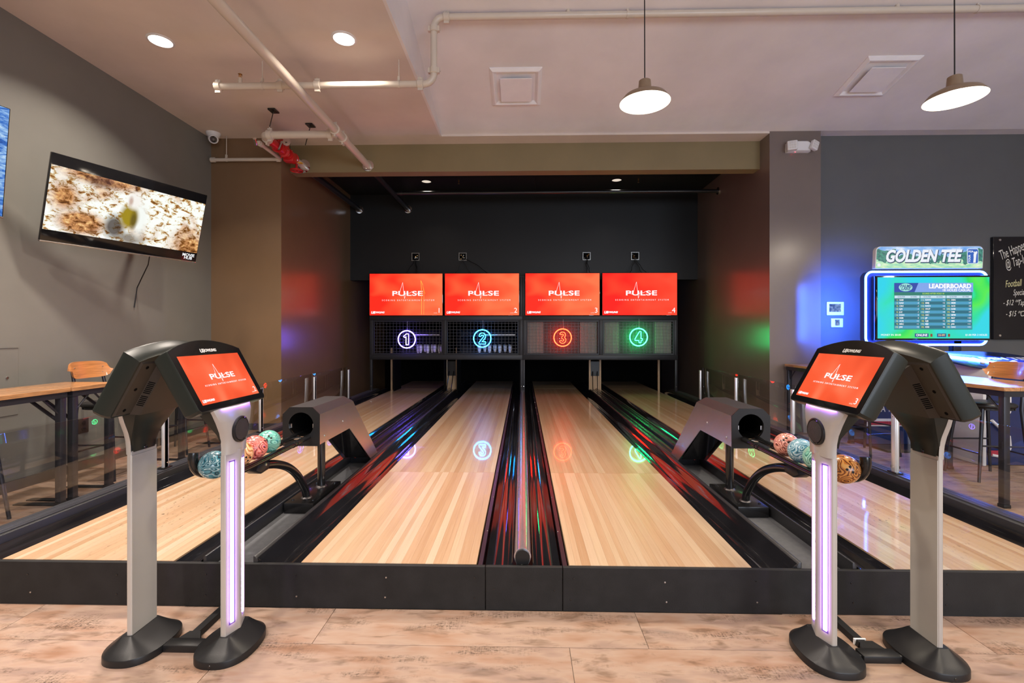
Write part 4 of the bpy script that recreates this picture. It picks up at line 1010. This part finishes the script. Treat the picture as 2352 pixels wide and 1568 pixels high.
# black alcove pipes
t = thing('black_pipe', 'black pipe crossing the alcove under its dark ceiling', 'pipe', (0, 0, 0))
bm = nb(); tube(bm, [(-2.48, 9.0, 4.22), (XA, 9.0, 4.22)], .035, 14); obj('cross_run', bm, m_pipek, t)
bm = nb(); lathe(bm, [(.05, 0), (.07, -.004), (.07, -.012), (.045, -.016)], 20, axis_m((XA, 9.0, 4.22), (1, 0, 0))); obj('escutcheon', bm, m_chrome, t)
bm = nb(); lathe(bm, [(.048, -.03), (.048, .03)], 16, axis_m((-2.35, 9.0, 4.22), (1, 0, 0))); obj('coupling', bm, m_pipek, t)
bm = nb(); tube(bm, [(.25, 9.0, 4.25), (.25, 9.0, 4.5)], .006, 6); obj('hanger_rod', bm, m_pipek, t)
for xx, rr3, lb in ((-2.48, .05, 'the cross pipe'), (-3.54, .052, 'the brown alcove wall')):
    t = thing('black_pipe', 'black pipe running back to a chrome collar on the bulkhead by %s' % lb, 'pipe', (0, 0, 0))
    bm = nb(); tube(bm, [(xx, 7.65, 4.185), (xx, 10.05, 4.185)], rr3, 14); obj('run', bm, m_pipek, t)
    bm = nb(); lathe(bm, [(.054, 0), (.085, -.004), (.085, -.014), (.055, -.02)], 22, axis_m((xx, 10.05, 4.185), (0, 1, 0))); obj('escutcheon', bm, m_chrome, t)
for k, xx in enumerate((-1.25, 2.25)):
    t = thing('pendent_sprinkler', 'small copper sprinkler head on the black alcove ceiling above the %s lane screen' % ('light blue', 'green')[k], 'sprinkler', (xx, 9.1, 4.5))
    bm = nb(); lathe(bm, [(.012, 0), (.012, -.03), (.006, -.035), (.006, -.07), (.02, -.072), (.02, -.076)], 10); obj('head', bm, m_brass, t)

# security camera, emergency light, thermostats, outlet, access panel
t = thing('security_camera', 'white dome security camera on the ceiling by the grey wall corner', 'camera', (-4.68, 6.95, ZC))
bm = nb(); lathe(bm, [(.001, 0), (.10, 0), (.10, -.02), (.075, -.06), (.06, -.07)], 28, cap0=False); obj('mount', bm, m_white, t)
cd = Vector((.62, -.9, -.55)).normalized()
bm = nb(); bmesh.ops.create_uvsphere(bm, u_segments=24, v_segments=14, radius=.072, matrix=Matrix.Translation((0, 0, -.085))); lathe(bm, [(.065, 0), (.062, .045), (.05, .05), (.046, .04)], 24, axis_m(Vector((0, 0, -.085)) + cd * .03, cd)); obj('eyeball', bm, m_white, t)
bm = nb(); lathe(bm, [(.046, .0), (.046, .004), (.001, .005)], 20, axis_m(Vector((0, 0, -.085)) + cd * .07, cd)); e = obj('lens_face', bm, m_blkg, t)
bm = nb(); lathe(bm, [(.02, .0), (.016, .006), (.001, .006)], 16, axis_m(Vector((0, 0, -.085)) + cd * .074, cd)); obj('lens', bm, M('lens_grey', (.12, .12, .13), .1), e)
t = thing('emergency_light', 'white emergency light with two angled heads on the brown pillar', 'emergency light', (4.15, YF, 4.30))
bm = nb(); loft(bm, [[(x * .17, -d, z) for x, z in ((-1, -.075), (1, -.075), (1.04, -.02), (1.0, .06), (.8, .085), (-.8, .085), (-1, .06), (-1.04, -.02))] for d in (0, .06)] + [[(x * .15, -.085, z * .8) for x, z in ((-1, -.075), (1, -.075), (1.04, -.02), (1.0, .06), (.8, .085), (-.8, .085), (-1, .06), (-1.04, -.02))]]); obj('housing', bm, m_white, t)
for q, cxx, ang in ((-1, -.125, -.25), (1, .20, .30)):
    R = Matrix.Translation((cxx, -.10, .0)) @ Matrix.Rotation(ang, 4, 'Z') @ Matrix.Rotation(.35 if q > 0 else -.05, 4, 'Y')
    bm = nb(); bx(bm, -.07 * (.8 if q > 0 else 1), .07 * (.8 if q > 0 else 1), -.035, .03, -.07, .07, R); bevel(bm, .016, 3); h = obj('lamp_head', bm, m_white, t)
    for a in range(3):
        for b in range(3):
            bm = nb(); bx(bm, -.045 + a * .032, -.02 + a * .032, -.0385, -.033, -.052 + b * .038, -.024 + b * .038, R); obj('led_cell', bm, M('led_cell', (.66, .64, .62), .2), h)
bm = nb(); lathe(bm, [(.005, 0), (.004, -.004)], 8, Matrix.Translation((-.05, -.05, -.075))); obj('status_led', bm, EM('led_red', (1, .02, .03), 20), t)
def thermo(x0, x1, z0, z1, label, sx0, sx1, sz0, sz1):
    w_, h_ = x1 - x0, z1 - z0
    t = thing('thermostat', label, 'thermostat', ((x0 + x1) / 2, 7.34, z0), group='wall thermostats')
    bm = nb(); bx(bm, -w_ / 2, w_ / 2, -.03, 0, 0, h_); bevel(bm, .01, 3); obj('case', bm, m_white, t)
    bm = nb(); bx(bm, -w_ / 2 + w_ * sx0, -w_ / 2 + w_ * sx1, -.032, -.029, h_ * sz0, h_ * sz1); obj('display', bm, screen_mat('lcd_' + label[:5], '3f5a86', '7d9cc8', 'b4cdec', .7, 30), t)
    for k in range(2): box('button', (w_ / 2 - w_ * .14, w_ / 2 - w_ * .05, -.033, -.028, h_ * (.3 + .25 * k), h_ * (.42 + .25 * k)), m_vent, t, bev=.003)
thermo(4.708, 4.968, 1.777, 1.985, 'large white thermostat with a wide display beside the pillar', .12, .8, .25, .85)
thermo(4.775, 4.954, 1.590, 1.730, 'small white thermostat below a larger one beside the pillar', .3, .68, .2, .85)
t = thing('wall_outlet', 'brown duplex wall outlet low on the grey wall behind a chair', 'outlet', (XL, 5.03, .40))
bm = nb(); bx(bm, 0, .012, -.06, .06, 0, .16); bevel(bm, .004, 2); obj('plate', bm, M('outlet_brown', (.05, .03, .025), .35), t)
for zz in (.045, .115):
    bm = nb(); lathe(bm, [(.024, 0), (.024, .004), (.02, .005)], 16, axis_m((.012, 0, zz), (1, 0, 0))); obj('socket', bm, M('outlet_dark', (.03, .02, .018), .3), t)
t = thing('access_panel', 'flush painted access panel on the grey wall above the tables', 'access panel', (XL, 4.05, .72))
bm = nb(); bx(bm, 0, .006, -.38, .32, 0, .64); bevel(bm, .003, 1); obj('door', bm, m_wall_l, t)
bm = nb(); bx(bm, 0, .012, -.38, .32, .64, .665); obj('top_lip', bm, m_wall_l, t)
bm = nb(); lathe(bm, [(.014, 0), (.012, .006)], 8, axis_m((.006, .22, .36), (1, 0, 0))); obj('latch', bm, m_steel, t)

# ------------------------------------------------------------------ tables and bar chairs
def table(x0, x1, y0, y1, z, label, sides=(-1, 1)):
    t = thing('bar_table', label, 'table', ((x0 + x1) / 2, (y0 + y1) / 2, 0), group='wood-topped bar tables')
    hx, hy = (x1 - x0) / 2, (y1 - y0) / 2
    n = max(3, round(2 * hx / .14)); bm = None
    for k in range(n):
        a = -hx + 2 * hx * k / n; b = -hx + 2 * hx * (k + 1) / n
        bm = nb(); bx(bm, a + .0006, b - .0006, -hy, hy, z - .035, z); bevel(bm, .002, 1); obj('top_board', bm, m_wood_t, t)
    bm = nb()
    for b in ((-hx + .015, -hx + .045, -hy + .015, hy - .015), (hx - .045, hx - .015, -hy + .015, hy - .015), (-hx + .045, hx - .045, -hy + .015, -hy + .045), (-hx + .045, hx - .045, hy - .045, hy - .015)): bx(bm, b[0], b[1], b[2], b[3], z - .085, z - .035)
    obj('apron', bm, m_metal, t)
    for q in sides:
        for r in (-1, 1):
            cx, cy = q * (hx - .045), r * (hy - .045)
            l = box('leg', (cx - .026, cx + .026, cy - .026, cy + .026, .03, z - .035), m_metal, t, bev=.004)
            box('foot_cap', (cx - (.03 if len(sides) > 1 else .40), cx + .03, cy - .03, cy + .03, 0, .03 if len(sides) > 1 else .012), m_blk, l, bev=.003)
            if len(sides) == 1:
                box('foot_block', (cx - .03, cx + .03, cy - .03, cy + .03, .012, .03), m_blk, l)
                bm = nb(); tube(bm, [(cx, cy, z - .30), (cx - .36, cy, z - .05)], .014, 6); obj('bracket_arm', bm, m_metal, l)
            bm = nb(); tube(bm, [(cx, cy - r * .02, z - .22), (cx, cy - r * .15, z - .085)], .008, 6); obj('brace', bm, m_metal, l)
    return t
table(-4.52, -3.99, 2.75, 4.025, 1.02, 'wood-topped bar table with dark steel frame in front of the access panel', (1,))
table(-4.52, -3.99, 4.045, 4.50, 1.02, 'short wood-topped bar table butted against a longer one by the grey wall', (1,))
table(-4.52, -3.99, 5.38, 6.3, 1.02, 'wood-topped bar table by the grey wall beyond the wall outlet', (1,))
table(4.10, 4.77, 4.06, 5.32, 1.04, 'wood-topped bar table with dark steel legs in front of the arcade machine')
table(3.93, 4.53, 6.42, 7.08, 1.04, 'small wood-topped bar table against the brown pillar')
def chair(loc, rotz, label):
    t = thing('bar_chair', label, 'chair', loc, rotz, group='bar chairs with curved wooden backs')
    zs = .74
    N = 36
    def sq(r, z, e=3.0): return [(r * math.copysign(abs(math.cos(2 * PI * k / N)) ** (2 / e), math.cos(2 * PI * k / N)), r * math.copysign(abs(math.sin(2 * PI * k / N)) ** (2 / e), math.sin(2 * PI * k / N)), z) for k in range(N)]
    bm = nb(); loft(bm, [sq(.195, zs), sq(.212, zs + .012), sq(.215, zs + .03), sq(.20, zs + .045), sq(.12, zs + .052)]); obj('seat', bm, m_vinyl, t, smooth=60)
    bm = nb(); loft(bm, [sq(.19, zs - .022), sq(.20, zs - .018), sq(.20, zs)]); obj('seat_pan', bm, m_blkm, t)
    for q in (-1, 1):
        bm = nb(); tube(bm, [(.15, q * .15, zs - .01), (.23, q * .205, .0)], [.018, .013], 10); obj('leg', bm, m_metal, t)
        bm = nb(); tube(bm, [(-.24, q * .215, .0), (-.185, q * .185, zs - .01), (-.205, q * .175, .90), (-.255, q * .165, 1.15)], [.013, .018, .017, .013], 10); obj('rear_leg', bm, m_metal, t)
    for a, b in (((.199, .183, .28), (.199, -.183, .28)), ((-.219, .203, .28), (-.219, -.203, .28)), ((.188, .176, .36), (-.213, .2, .36)), ((.188, -.176, .36), (-.213, -.2, .36))):
        bm = nb(); tube(bm, [a, b], .009, 8); obj('stretcher', bm, m_metal, t)
    bm = nb(); outer = []; inner = []
    NA = 18; rings = []
    for k in range(NA + 1):
        u = -1 + 2 * k / NA; y = .235 * u; xc = -.285 + .075 * u * u
        hz = .086 * (1 - abs(u) ** 5) ** .5 + .002; zc_ = 1.115
        lean = .02
        ring = []
        for f, zf in ((0, -1), (0, -.5), (0, 0), (0, .5), (0, 1), (1, 1), (1, .5), (1, 0), (1, -.5), (1, -1)):
            ring.append((xc + f * .016 - lean * zf, y, zc_ + hz * zf))
        rings.append(ring)
    loft(bm, rings); obj('backrest', bm, m_ply, t, smooth=50)
    for q in (-1, 1):
        for zz in (1.08, 1.14):
            bm = nb(); lathe(bm, [(.006, 0), (.004, .003)], 8, axis_m((-.228, q * .16, zz), (1, 0, 0))); obj('screw', bm, m_steel, t)
    return t
ch = chair((-4.36, 4.83, 0), 0, 'bar chair with glossy orange wooden back beside the wall outlet')
dup(ch, (-4.37, 3.46, 0), .03, 'bar chair tucked under the table in front of the access panel')
dup(ch, (4.83, 4.98, 0), PI - .06, 'bar chair with wooden back at the table before the arcade machine')
dup(ch, (4.33, 5.95, 0), PI / 2 + .2, 'bar chair by the small table near the brown pillar')
dup(ch, (-4.36, 5.85, 0), 0, 'bar chair at the table farthest along the grey wall')

# ------------------------------------------------------------------ golf arcade machine
def emit_rect(nm, par, mt, x0, x1, y0, y1, z, mat):
    bm = nb(); bx(bm, x0, x1, y0, y1, z, z + .0012, mt); return obj(nm, bm, mat, par, smooth=0)
def sign_mat():
    t = NT('golf_sign_art'); v = t.coord(); sp = t.add('ShaderNodeSeparateXYZ'); t.link(v, sp.inputs[0])
    cl = t.noise(t.mapping(v, (2, 5, 1)), 3, 4)
    sky = t.ramp(cl, [(.35, '5f9fe8'), (.55, '9cc4f4'), (.7, 'eaf3ff')])
    grass = t.ramp(t.noise(t.mapping(v, (3, 12, 1)), 3, 3), [(.35, '8ad8b8'), (.55, 'c6efc0'), (.7, 'eef6d8')])
    tree = t.ramp(t.noise(v, 30, 4), [(.35, '1c5a5e'), (.65, '3f9a84')])
    hz = t.math('ADD', sp.outputs[1], t.math('MULTIPLY', t.math('SUBTRACT', t.noise(v, 6, 3), .5), .25))
    c = t.mix(t.math('GREATER_THAN', hz, -.05), grass, tree)
    c = t.mix(t.math('GREATER_THAN', t.math('SUBTRACT', hz, t.math('MULTIPLY', t.math('ABSOLUTE', sp.outputs[0]), .17)), -.005), c, sky)
    t.link(c, t.b.inputs['Emission Color']); t.b.inputs['Emission Strength'].default_value = .95; t.b.inputs['Base Color'].default_value = (.02, .02, .02, 1)
    return t.m
def arc_screen_mat():
    t = NT('golf_screen_art'); v = t.coord(); sp = t.add('ShaderNodeSeparateXYZ'); t.link(v, sp.inputs[0])
    g = t.math('ADD', t.math('ADD', t.math('MULTIPLY', sp.outputs[0], .25), t.math('MULTIPLY', sp.outputs[1], -.45)), t.math('MULTIPLY', t.noise(v, 1.9, 1), 1.0))
    t.link(t.ramp(g, [(.26, '12d2ea'), (.42, '1fdcc8'), (.50, '12dc62'), (.60, '50ea50'), (.72, '16dca0'), (.85, '22d6e6')]), t.b.inputs['Emission Color']); t.b.inputs['Emission Strength'].default_value = 1.0
    t.b.inputs['Base Color'].default_value = (.01, .01, .01, 1); t.b.inputs['Roughness'].default_value = .2
    return t.m
AX, AY = 5.36, 6.3
t = thing('golf_arcade_machine', 'blue-lit golf arcade machine with a leaderboard screen and lettered top sign', 'arcade machine', (AX, AY, 0))
FA = lambda x, z, y=0: frame((x, y, z), (1, 0, 0), (0, 0, 1))
# light-edged back board
bm = nb(); prf = []
def rrect(hw, z0, z1, r, n=6):
    o = []
    for cx, cz, a0 in ((hw - r, z1 - r, 0), (-hw + r, z1 - r, 90), (-hw + r, z0 + r, 180), (hw - r, z0 + r, 270)):
        for k in range(n + 1): a = math.radians(a0 + 90 * k / n); o.append((cx + r * math.cos(a), cz + r * math.sin(a)))
    return o
rc = rrect(.80, 1.34, 2.325, .09)
loft(bm, [[(x, .10, z) for x, z in rc], [(x, .02, z) for x, z in rc]]); obj('light_board', bm, M('board_blue', (.02, .06, .35), .3), t)
bm = nb(); tube(bm, [(x * .985, .012, 1.83 + (z - 1.83) * .985) for x, z in rc], .014, 8, True); obj('edge_light', bm, EM('edge_blue', (.05, .17, 1.0), 26), t)
# monitor
bm = nb(); bx(bm, -.725, .735, -.09, .0, 1.405, 2.255); bevel(bm, .008, 2); mo = obj('monitor', bm, m_blkg, t)
bm = nb(); bx(bm, -.71, .72, -.40, .40, -.002, .002); o = obj('monitor_screen', bm, arc_screen_mat(), mo, smooth=0); o.matrix_local = FA(0, 1.832, -.091)
mt = FA(.0, 1.832, -.0935)
NV = lambda n, c: EM('arc_' + n, c, .95)
emit_rect('board_panel', mo, mt, -.50, .50, -.285, .315, 0, NV('panel', '1a8f86'))
emit_rect('header_bar', mo, mt, -.50, .51, .205, .325, .0012, NV('header', '7fa6ee'))
bm = nb(); loft(bm, [[mt @ Vector(p) for p in ((-.50, .205, .0024), (-.24, .205, .0024), (-.19, .325, .0024), (-.50, .325, .0024))], [mt @ Vector(p) for p in ((-.50, .205, .0034), (-.24, .205, .0034), (-.19, .325, .0034), (-.50, .325, .0034))]]); obj('header_corner', bm, NV('hcorner', '0a3fa8'), mo)
bm = nb(); lathe(bm, [(.001, .0034), (.07, .0034), (.07, .0044), (.001, .0044)], 20, mt @ Matrix.Translation((-.355, .267, 0)) @ Matrix.Diagonal((1.25, .75, 1, 1)), False, False); obj('course_badge', bm, NV('badge', '9ee4dc'), mo)
text('course_badge_text', 'PALMS\nLAKE', .05, NV('bt', '0f4a8a'), mo, mt @ Matrix.Translation((-.355, .265, .005)), shear=.2, line=.7, bold=.001)
text('board_title', 'LEADERBOARD', .08, m_prn, mo, mt @ Matrix.Translation((.485, .28, .003)), align='RIGHT', bold=.003, sx=.98)
text('board_subtitle', '18 HOLES CASUAL', .045, m_prn, mo, mt @ Matrix.Translation((.485, .228, .003)), align='RIGHT', bold=.0008)
emit_rect('after_bar', mo, mt, -.50, .50, .165, .203, .0012, NV('after', '0f7a6a'))
text('after_text', 'SCORES AFTER HOLE 18', .026, NV('yg', 'c8f04a'), mo, mt @ Matrix.Translation((0, .184, .003)))
names = [['SAM', 'RAD', 'CRC', 'LJH', 'JLZ', 'DGN', 'RSM', 'ACK', 'MRC', 'JDE'], ['RWW', 'MMJ', 'RWO', 'WCP', 'DKY', 'ASC', 'JJP', 'KJB', 'MJE', 'KRB'], ['DSN', 'MSM', 'ACE', 'DAB', 'TIM', 'MPM', 'RK7', 'MIK', 'JAR', 'DAC']]
scores = [['-2', '-2', '-1', '-1', '-1', 'E', 'E', '+1', '+1', '+2'], ['+2', '+3', '+3', '+4', '+4', '+5', '+5', '+5', '+6', '+6'], ['+7', '+7', '+8', '+8', '+9', '+9', '+10', '+10', '+11', '+11']]
for c in range(3):
    x0 = -.495 + c * .332; x1 = x0 + .322
    emit_rect('column_header', mo, mt, x0, x1, .125, .160, .0012, NV('colh', 'c9e2f2'))
    text('column_header_text', 'GOLFER          SCORE', .026, NV('cht', '3a6a90'), mo, mt @ Matrix.Translation(((x0 + x1) / 2, .142, .003)))
    for r in range(10):
        yt = .120 - r * .0392
        emit_rect('score_row', mo, mt, x0, x1, yt - .037, yt, .0012, NV('rowa', '0a6a80') if (r + c) % 2 == 0 else NV('rowb', '3f9cc4'))
        text('row_rank', '%d)' % (r + 1 + 10 * c), .028, NV('rank', 'e8ee6a'), mo, mt @ Matrix.Translation((x0 + .045, yt - .019, .003)), align='RIGHT')
        text('row_name', names[c][r], .028, m_prn, mo, mt @ Matrix.Translation((x0 + .06, yt - .019, .003)), align='LEFT', bold=.0005)
        text('row_score', scores[c][r], .028, m_prn, mo, mt @ Matrix.Translation((x1 - .01, yt - .019, .003)), align='RIGHT')
text('money_text', 'MONEY IN: $0.00', .034, m_prn, mo, mt @ Matrix.Translation((-.67, -.355, .002)), align='LEFT')
text('price_text', '$1.00 PER 3 HOLES', .034, m_prn, mo, mt @ Matrix.Translation((.69, -.355, .002)), align='RIGHT')
emit_rect('online_tag', mo, mt, -.235, -.06, -.382, -.335, .0012, NV('tagb', '0b4a8c')); text('online_text', 'ONLINE', .04, m_prn, mo, mt @ Matrix.Translation((-.148, -.358, .003)), bold=.001)
emit_rect('online_light', mo, mt, -.035, -.01, -.378, -.34, .0012, NV('tagr', '8a3a1c'))
emit_rect('handicap_tag', mo, mt, .05, .165, -.382, -.335, .0012, NV('tagb', '0b4a8c')); text('handicap_text', 'H-W', .04, NV('tagy', 'f4d27a'), mo, mt @ Matrix.Translation((.108, -.358, .003)), bold=.001)
emit_rect('handicap_light', mo, mt, .19, .215, -.378, -.34, .0012, NV('tagr', '8a3a1c'))
# top sign
bm = nb(); pr = [(-.70, 0), (.69, 0), (.70, .22)]
for k in range(6): a = PI / 2 * k / 5; pr.append((.64 + .06 * math.cos(a), .23 + .06 * math.sin(a)))
for k in range(6): a = PI / 2 + PI / 2 * k / 5; pr.append((-.63 + .06 * math.cos(a), .23 + .06 * math.sin(a)))
loft(bm, [[(x, .02, 2.355 + z) for x, z in pr], [(x, -.035, 2.355 + z) for x, z in pr]]); sg = obj('top_sign', bm, m_cabw, t)
bm = nb(); loft(bm, [[(x * .985, z * .97 - .14, .0) for x, z in pr], [(x * .985, z * .97 - .14, .004) for x, z in pr]]); o = obj('sign_face', bm, sign_mat(), sg, smooth=0); o.matrix_local = FA(0, 2.50, -.036)
ms = FA(0, 2.50, -.041)
text('sign_shadow', 'GOLDEN TEE', .215, NV('sh', '0c3560'), sg, ms @ Matrix.Translation((-.088, .002, .0005)), shear=.28, bold=.014, sx=.755)
text('sign_letters', 'GOLDEN TEE', .215, NV('let', 'f2f6ff'), sg, ms @ Matrix.Translation((-.095, .010, .002)), shear=.28, bold=.009, sx=.755)
bm = nb(); q = rrect(.072, -.098, .098, .02); loft(bm, [[ms @ Vector((.555 + x, .012 + z, .0)) for x, z in q], [ms @ Vector((.555 + x, .012 + z, .002)) for x, z in q]]); obj('emblem_border', bm, NV('let', 'f2f6ff'), sg)
bm = nb(); q = rrect(.066, -.092, .092, .018); loft(bm, [[ms @ Vector((.555 + x, .012 + z, .002)) for x, z in q], [ms @ Vector((.555 + x, .012 + z, .003)) for x, z in q]]); obj('emblem_field', bm, NV('emb', '1f5fc0'), sg)
bm = nb(); fig = [(-.005, -.085), (.012, -.085), (.018, -.02), (.022, .02), (.034, .05), (.022, .068), (.006, .05), (-.002, .062), (-.012, .058), (-.008, .04), (-.014, .018), (-.012, -.02), (-.018, -.085)]
loft(bm, [[ms @ Vector((.578 + x, .012 + z, .003)) for x, z in fig], [ms @ Vector((.578 + x, .012 + z, .004)) for x, z in fig]]); ribbon(bm, [(.60, .075), (.575, .09), (.56, .06)], .004); obj('emblem_golfer', bm, NV('let', 'f2f6ff'), sg)
text('emblem_pga', 'PGA', .034, NV('let', 'f2f6ff'), sg, ms @ Matrix.Translation((.528, .072, .0035)), bold=.001)
text('emblem_tour', 'TOUR', .036, NV('let', 'f2f6ff'), sg, ms @ Matrix.Translation((.512, -.02, .0035)) @ Matrix.Rotation(PI / 2, 4, 'Z'), bold=.001)
bm = nb(); lathe(bm, [(.022, 0), (.02, .002)], 16, ms @ Matrix.Translation((-.655, -.10, 0))); obj('sign_ball', bm, NV('let', 'f2f6ff'), sg)
# stand, printed lower panel and control cabinet
for q in (-.42, .42): box('stand_post', (q - .05, q + .05, .02, .10, 0, 1.40), m_blkm, t, bev=.004)
box('stand_foot', (-.78, .80, -.35, .30, 0, .03), m_blkm, t, bev=.006)
bm = nb(); bx(bm, -.80, -.18, -.02, .02, .03, 1.3); bevel(bm, .005, 1); lp = obj('lower_panel', bm, m_navy, t)
emp = FA(-.62, 0, -.0215)
text('panel_title', 'GOLDEN TEE', .155, m_cabw, lp, frame((-.735, -.0215, .66), (1, 0, 0), (0, 0, 1)), align='LEFT', shear=.15, bold=.004, sx=.6)
text('panel_subtitle', 'PGA TOUR', .125, m_cabw, lp, frame((-.725, -.0215, .50), (1, 0, 0), (0, 0, 1)), align='LEFT', bold=.002, sx=.7)
box('white_stripe', (-.80, -.18, -.024, -.018, .27, .37), m_cabw, lp); box('red_stripe', (-.78, -.18, -.0255, -.02, .285, .335), M('stripe_red', (.35, .02, .05), .4), lp)
cb = [(-.92, 0), (-.92, .86), (-.98, .98), (-.98, 1.08), (-.22, 1.24), (-.22, 0)]      # (y, z) side outline
for q in (-.14, .70):
    bm = nb(); loft(bm, [[(q - .02, y, z) for y, z in cb], [(q + .02, y, z) for y, z in cb]]); bevel(bm, .008, 2); obj('cabinet_side', bm, m_cabw, t)
bm = nb(); cb2 = [(-.90, .01), (-.90, .86), (-.95, .97), (-.95, 1.06), (-.24, 1.21), (-.24, .01)]
loft(bm, [[(-.12, y, z) for y, z in cb2], [(.68, y, z) for y, z in cb2]]); obj('cabinet_body', bm, m_navy, t)
bm = nb(); ov = []
for k in range(40):
    a = 2 * PI * k / 40; ov.append((.28 + .56 * math.copysign(abs(math.cos(a)) ** .75, math.cos(a)), -.60 + .42 * math.copysign(abs(math.sin(a)) ** .75, math.sin(a))))
dz = lambda y: 1.08 + (y + .98) * .2105
loft(bm, [[(x, y, dz(y)) for x, y in ov], [(x, y, dz(y) + .022) for x, y in ov]]); bevel(bm, .006, 2); dk = obj('control_deck', bm, m_navy, t)
sl = math.atan(.2105)
dm = frame((.30, -.55, dz(-.55) + .0232), (1, 0, 0), (0, math.cos(sl), math.sin(sl)))
text('deck_title', 'GOLDEN TEE', .15, m_cabw, dk, dm, shear=.2, bold=.003)
bm = nb(); bmesh.ops.create_uvsphere(bm, u_segments=20, v_segments=12, radius=.045, matrix=Matrix.Translation((.28, -.82, dz(-.82) + .03))); obj('trackball', bm, m_cabw, dk)
for k in range(3):
    bm = nb(); lathe(bm, [(.02, 0), (.02, .012), (.016, .015)], 14, dm @ Matrix.Translation((-.3 + .1 * k, -.2, 0))); obj('button', bm, m_red if k == 1 else m_cabw, dk)
bm = nb(); prof = [(-.10, .30), (.10, .12), (.10, .02), (-.10, -.06)]
text('cabinet_emblem', 'J', .22, m_cabw, t, frame((.13, -.925, .70), (1, 0, 0), (0, 0, 1)), bold=.006)
bm = nb()
pts = [(-.10, .52), (.09, .34), (.10, .22), (.06, .10), (-.10, .13)]
tube(bm, [(.02 + x, -.935, z) for x, z in pts], .016, 8); obj('kick_frame', bm, m_cabw, t)
box('kick_stripe', (-.11, .08, -.94, -.93, .125, .18), M('stripe_red', (.35, .02, .05), .4), t)
# edge tube's light on the wall, and an added blue fill for the floor
for lp_, d_, rz_, sx, sy, en, sp_ in (((-.74, .13, 1.83), (.22, 1, 0), PI / 2, .9, .05, 40, 95), ((.0, -.13, 1.36), (-.45, -.6, -.65), 0, 1.5, .05, 60, 120)):
    l = bpy.data.lights.new('arcade_edge_and_floor_fill', 'AREA'); l.shape = 'RECTANGLE'; l.size = sx; l.size_y = sy; l.energy = en; l.color = (.05, .15, 1); l.spread = math.radians(sp_); l.specular_factor = .2
    o = bpy.data.objects.new('arcade_edge_and_floor_fill', l); C.objects.link(o); o.parent = t
    o.matrix_local = axis_m(lp_, -Vector(d_)) @ Matrix.Rotation(rz_, 4, 'Z')

# ------------------------------------------------------------------ menu board
t = thing('menu_board', 'glossy black menu board with handwritten chalk lettering on the slate wall', 'menu board', (8.2, 7.338, 1.405))
bm = nb(); bx(bm, -1.0, 1.0, -.05, 0, 0, 1.57); bevel(bm, .004, 1); obj('board', bm, M('board_gloss', (.006, .006, .009), .04, 0, .6), t)
m_chalk = M('chalk', (.72, .70, .62), .9); m_chalky = M('chalk_yellow', (.72, .68, .35), .9)
mb = lambda x, z, rot=0: frame((x - .962, -.052, z), (math.cos(rot), 0, math.sin(rot)), (-math.sin(rot), 0, math.cos(rot)))
for body, x, z, sz, rot, mt_, sh, sx_ in (("The Happenin'", .05, 1.27, .21, .42, m_chalk, .3, .40), ('@ Tap-In', .13, 1.13, .19, .32, m_chalk, .35, .44), ('Football', .13, .84, .15, .10, m_chalky, .35, .5), ('Specials', .25, .71, .13, .06, m_chalk, .35, .5),
                              ('- $12   Tap', .10, .56, .12, .0, m_chalk, .35, .6), ('- $15   Cans', .14, .39, .12, .0, m_chalk, .35, .6)):
    text('chalk_line', body, sz, mt_, t, mb(x, z, rot), align='LEFT', shear=sh, sx=sx_)
text('chalk_cents', '00', .05, m_chalk, t, mb(.285, .585), align='LEFT', shear=.3); text('chalk_cents', '00', .05, m_chalk, t, mb(.325, .415), align='LEFT', shear=.3)
for x, z in ((.06, 1.52), (.06, .06)):
    bm = nb(); lathe(bm, [(.018, 0), (.016, .004)], 12, axis_m((x - .962, -.05, z), (0, -1, 0))); obj('standoff_cap', bm, m_chrome, t)
